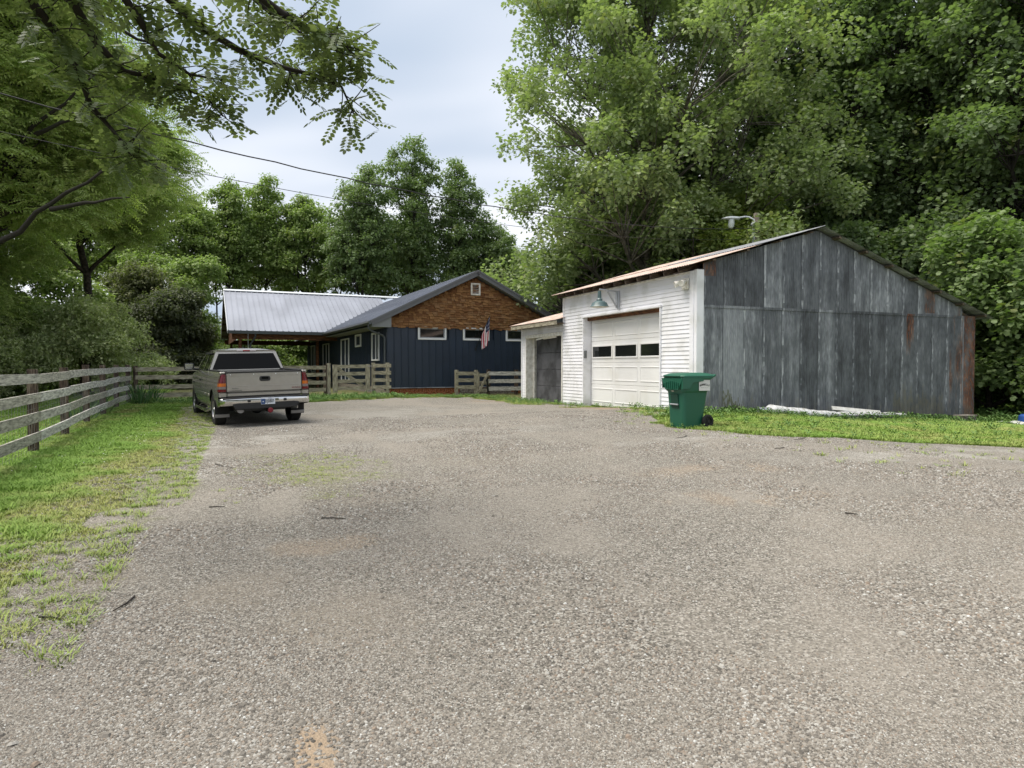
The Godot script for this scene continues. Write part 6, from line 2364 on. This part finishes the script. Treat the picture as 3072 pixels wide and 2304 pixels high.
	for q in [[25.0, -21.5, 6.5, 2.8], [28.0, -20.5, 7.0, 3.0], [30.5, -27.5, 7.0, 3.4], [33.5, -20.0, 6.5, 3.2], [36.5, -24.0, 7.5, 3.6], [35.0, -16.0, 7.0, 3.4], [26.0, -33.5, 7.5, 3.6], [32.0, -31.0, 8.0, 3.8], [40.0, -21.0, 8.0, 4.0], [38.0, -28.0, 8.0, 4.0], [29.5, -12.0, 5.5, 3.0], [42.0, -15.0, 8.0, 4.0]]:
		tree("woodland_sapling", "dark leafy understorey sapling in the wood beyond garage", "tree", g3(q[0], q[1]), {"top": q[2], "base": 0.5, "rad": q[3], "r": 0.1, "lobes": 13, "puff": 1.0, "n": 4300, "kind": "lobed", "cols": DARK, "sc": 1.2, "shape": "dome", "seed": 4100 + i}, "understorey saplings beyond the garage")
		i += 1
	tree("tulip_sapling", "bright broadleaf sapling growing against the rusty garage corner", "tree", g3(22.6, -14.2), {"top": 5.6, "base": 0.6, "rad": 2.3, "r": 0.1, "lobes": 15, "puff": 0.75, "n": 5200, "kind": "lobed", "cols": [Color(0.235, 0.315, 0.125), Color(0.150, 0.220, 0.085)], "sc": 1.0, "seed": 1020, "shape": "dome"})
	tree("tulip_sapling", "leafy bush at the wood edge behind blue tub", "shrub", g3(24.8, -12.0), {"top": 3.6, "base": 0.3, "rad": 2.0, "r": 0.07, "lobes": 11, "puff": 0.7, "n": 3600, "kind": "lobed", "cols": MID, "sc": 1.0, "seed": 1021, "shape": "dome"})
	# trees on the near side of the lot, mirrored in the truck's rear window
	i = 0
	for q in [[2.0, 30.0], [8.5, 31.0], [14.0, 33.0]]:
		tree("roadside_tree", "broad green tree standing across from the garage and truck", "tree", g3(q[0], q[1]), {"top": 15.0, "base": 3.0, "rad": 4.0, "r": 0.3, "lobes": 18, "puff": 1.3, "n": 3000, "kind": "broad", "cols": MID, "sc": 2.2, "shape": "round", "seed": 4300 + i}, "trees across the lot")
		i += 1
	# far wood that closes the view
	var puffs := []
	rng.seed = 5000
	for k in 420:
		var a := rng.randf_range(-1.15, 1.75)
		var d := rng.randf_range(78.0, 100.0)
		var low := a > -0.30 and a < 0.55
		puffs.append([Vector3(sin(a) * d, rng.randf() * (1.5 if low else 8.0), -cos(a) * d), rng.randf_range(1.6, 2.6) if low else rng.randf_range(2.4, 4.2)])
	var fw := thing("far_wood", "distant wood closing the view behind the tree row", "wood")
	struct(fw, "stuff")
	foliage(fw, puffs, 26000, "broad", DARK, 3.2, "foliage")
	# iris clumps at the fence corner
	for q in [[-3.5, -20.5, 0.75], [-3.45, -18.4, 0.5], [-2.95, -24.3, 0.85], [-2.75, -24.9, 0.8]]:
		var ir := thing("iris_clump", "clump of upright sword leaves growing at the board fence", "plant", g3(q[0], q[1]), 0.0, "iris clumps along the board fence")
		rng.seed = int(6000 + q[1] * 10)
		var mb := MB.new()
		for k in 46:
			var th := rng.randf() * TAU
			var o := Vector3(cos(th), 0, sin(th)) * rng.randf() * 0.28
			var dir := (o * 1.6 + Vector3(rng.randf_range(-0.3, 0.3), 1.0, rng.randf_range(-0.3, 0.3))).normalized()
			var L: float = q[2] * rng.randf_range(0.6, 1.1)
			var s := dir.cross(Vector3(cos(th * 3.0), 0.2, sin(th * 3.0))).normalized() * 0.014
			var mid := o + dir * L * 0.6
			var tip := o + dir * L + Vector3(o.x, -0.12, o.z) * 0.6
			mb.face([o - s, o + s, mid + s, mid - s], dir.cross(s))
			mb.face([mid - s, mid + s, tip], dir.cross(s))
		put("leaves", mb, mat(lin(0.055, 0.125, 0.035), 0.6), ir)
	make_locust()

func make_locust() -> void:
	# black locust whose boughs hang over the lot; trunk stands to the side of the camera
	rng.seed = 7001
	var t := thing("locust_tree", "dark locust boughs with paired oval leaflets hanging overhead", "tree", g3(-4.6, -1.4))
	var tr := MB.new()
	var o := t.position
	tr.tube(wobble(Vector3(0, -0.3, 0), Vector3(0.5, 7.5, -1.2), 9, 0.12), taper(0.24, 0.10, 9), 12)
	put("trunk", tr, M.bark_dark, t)
	var boughs := [
		[Vector3(-3.9, 5.6, -2.2), Vector3(-2.2, 5.0, -4.4), Vector3(-1.31, 3.93, -5.58), Vector3(-1.18, 3.80, -5.79), Vector3(-1.11, 3.66, -6.03), Vector3(-1.08, 3.50, -6.3), Vector3(-0.92, 3.30, -6.2), Vector3(-0.80, 3.14, -6.3), Vector3(-0.55, 3.06, -6.4)],
		[Vector3(-3.9, 5.8, -2.2), Vector3(-2.0, 5.2, -4.2), Vector3(-1.07, 3.98, -5.48), Vector3(-0.93, 3.75, -5.69), Vector3(-0.79, 3.66, -5.9), Vector3(-0.46, 3.68, -6.04), Vector3(-0.22, 3.66, -6.23), Vector3(-0.1, 3.55, -6.3)],
		[Vector3(-3.9, 6.2, -2.4), Vector3(-1.8, 5.3, -4.0), Vector3(-0.48, 4.0, -5.24), Vector3(-0.23, 3.87, -5.41), Vector3(0.03, 3.82, -5.57), Vector3(0.36, 3.80, -5.71), Vector3(0.66, 3.82, -5.82), Vector3(0.84, 3.80, -5.9), Vector3(0.96, 3.62, -6.0)],
		[Vector3(-3.9, 5.9, -2.4), Vector3(-2.0, 5.4, -4.0), Vector3(-0.75, 4.02, -5.35), Vector3(-0.64, 3.92, -5.58), Vector3(-0.55, 3.80, -5.81), Vector3(-0.34, 3.75, -6.0), Vector3(-0.1, 3.78, -6.1)],
		[Vector3(-3.9, 6.5, -2.4), Vector3(-1.6, 5.6, -3.8), Vector3(0.03, 4.05, -5.03), Vector3(0.33, 3.96, -5.18), Vector3(0.52, 3.98, -5.35), Vector3(0.72, 3.98, -5.47), Vector3(0.86, 3.98, -5.6), Vector3(0.98, 3.95, -5.7)],
		[Vector3(-3.9, 6.6, -2.6), Vector3(-1.9, 5.9, -4.6), Vector3(-1.5, 4.6, -6.0), Vector3(-1.2, 4.35, -6.4), Vector3(-0.8, 4.3, -6.8), Vector3(-0.3, 4.35, -7.0)],
		[Vector3(-3.9, 6.6, -2.6), Vector3(-1.2, 6.0, -4.6), Vector3(-0.2, 4.7, -6.0), Vector3(0.3, 4.5, -6.3), Vector3(0.7, 4.45, -6.6), Vector3(0.95, 4.45, -6.7)]]
	var fm := MB.new()
	for b in boughs:
		var bm := MB.new()
		var pts := []
		for p in b: pts.append(p - o)
		pts[0] = Vector3(0.45, b[0].y - o.y, -1.0)
		bm.tube(pts, taper(0.042, 0.006, pts.size() - 1), 8)
		for i in range(2, pts.size()):
			var a: Vector3 = pts[i - 1]
			var c: Vector3 = pts[i]
			var k := 6 if i < pts.size() - 1 else 8
			for j in k:
				var p := a.lerp(c, rng.randf())
				var e := p + Vector3(rng.randf_range(-0.32, 0.28), rng.randf_range(-0.20, 0.24), rng.randf_range(-0.3, 0.3))
				bm.tube(wobble(p, e, 3, 0.02), taper(0.006, 0.002, 3), 5, false)
				for f in 3:
					var q := p.lerp(e, (f + 1) / 3.0)
					frond(fm, q, Vector3(rng.randf_range(-1, 1), rng.randf_range(-0.7, 0.25), rng.randf_range(-1, 1)))
		put("bough", bm, M.bark_dark, t)
	var lm := mat(lin(0.060, 0.092, 0.026), 0.6)
	lm.backlight_enabled = true
	lm.backlight = Color(0.36, 0.42, 0.2)
	put("foliage", fm, lm, t)

func frond(mb: MB, p: Vector3, d0: Vector3) -> void:
	# pinnate leaf: stalk with paired oval leaflets
	var d := d0.normalized()
	var n := rng.randi_range(4, 6)
	var q := p
	for j in n:
		d = (d + Vector3(0, -0.07, 0)).normalized()
		var q2 := q + d * 0.036
		var s := d.cross(Vector3.UP).normalized()
		for e in [-1.0, 1.0]: oval(mb, q2, (s * e + d * 0.25 + Vector3(0, -0.18, 0)).normalized(), rng.randf_range(0.048, 0.066), d)
		var w := d.cross(Vector3.UP).normalized() * 0.0012
		mb.face([q - w, q + w, q2 + w, q2 - w], Vector3.UP)
		q = q2
	oval(mb, q, d, 0.062, d.cross(Vector3.UP))

func oval(mb: MB, p: Vector3, dir: Vector3, L: float, along: Vector3) -> void:
	var nn := dir.cross(along).normalized()
	if nn.y < 0: nn = -nn
	nn = (nn + Vector3(rng.randf_range(-0.3, 0.3), 0, rng.randf_range(-0.3, 0.3))).normalized()
	var s := nn.cross(dir).normalized() * L * 0.27
	var a := p + dir * L * 0.12
	mb.face([a, a + dir * L * 0.28 + s, a + dir * L * 0.68 + s * 0.95, a + dir * L, a + dir * L * 0.68 - s * 0.95, a + dir * L * 0.28 - s], nn)

# ---------------------------------------------------------------- build
func _ready() -> void:
	make_sky()
	make_materials()
	make_lot_outline()
	make_ground()
	print("ground ", Time.get_ticks_msec())
	make_house()
	make_garage()
	print("buildings ", Time.get_ticks_msec())
	make_fences()
	make_flag()
	make_lamps()
	make_clutter()
	make_cart()
	make_truck()
	print("objects ", Time.get_ticks_msec())
	make_trees()
	print("trees ", Time.get_ticks_msec())
	make_grass()
	make_stones()
	print("done ", Time.get_ticks_msec())
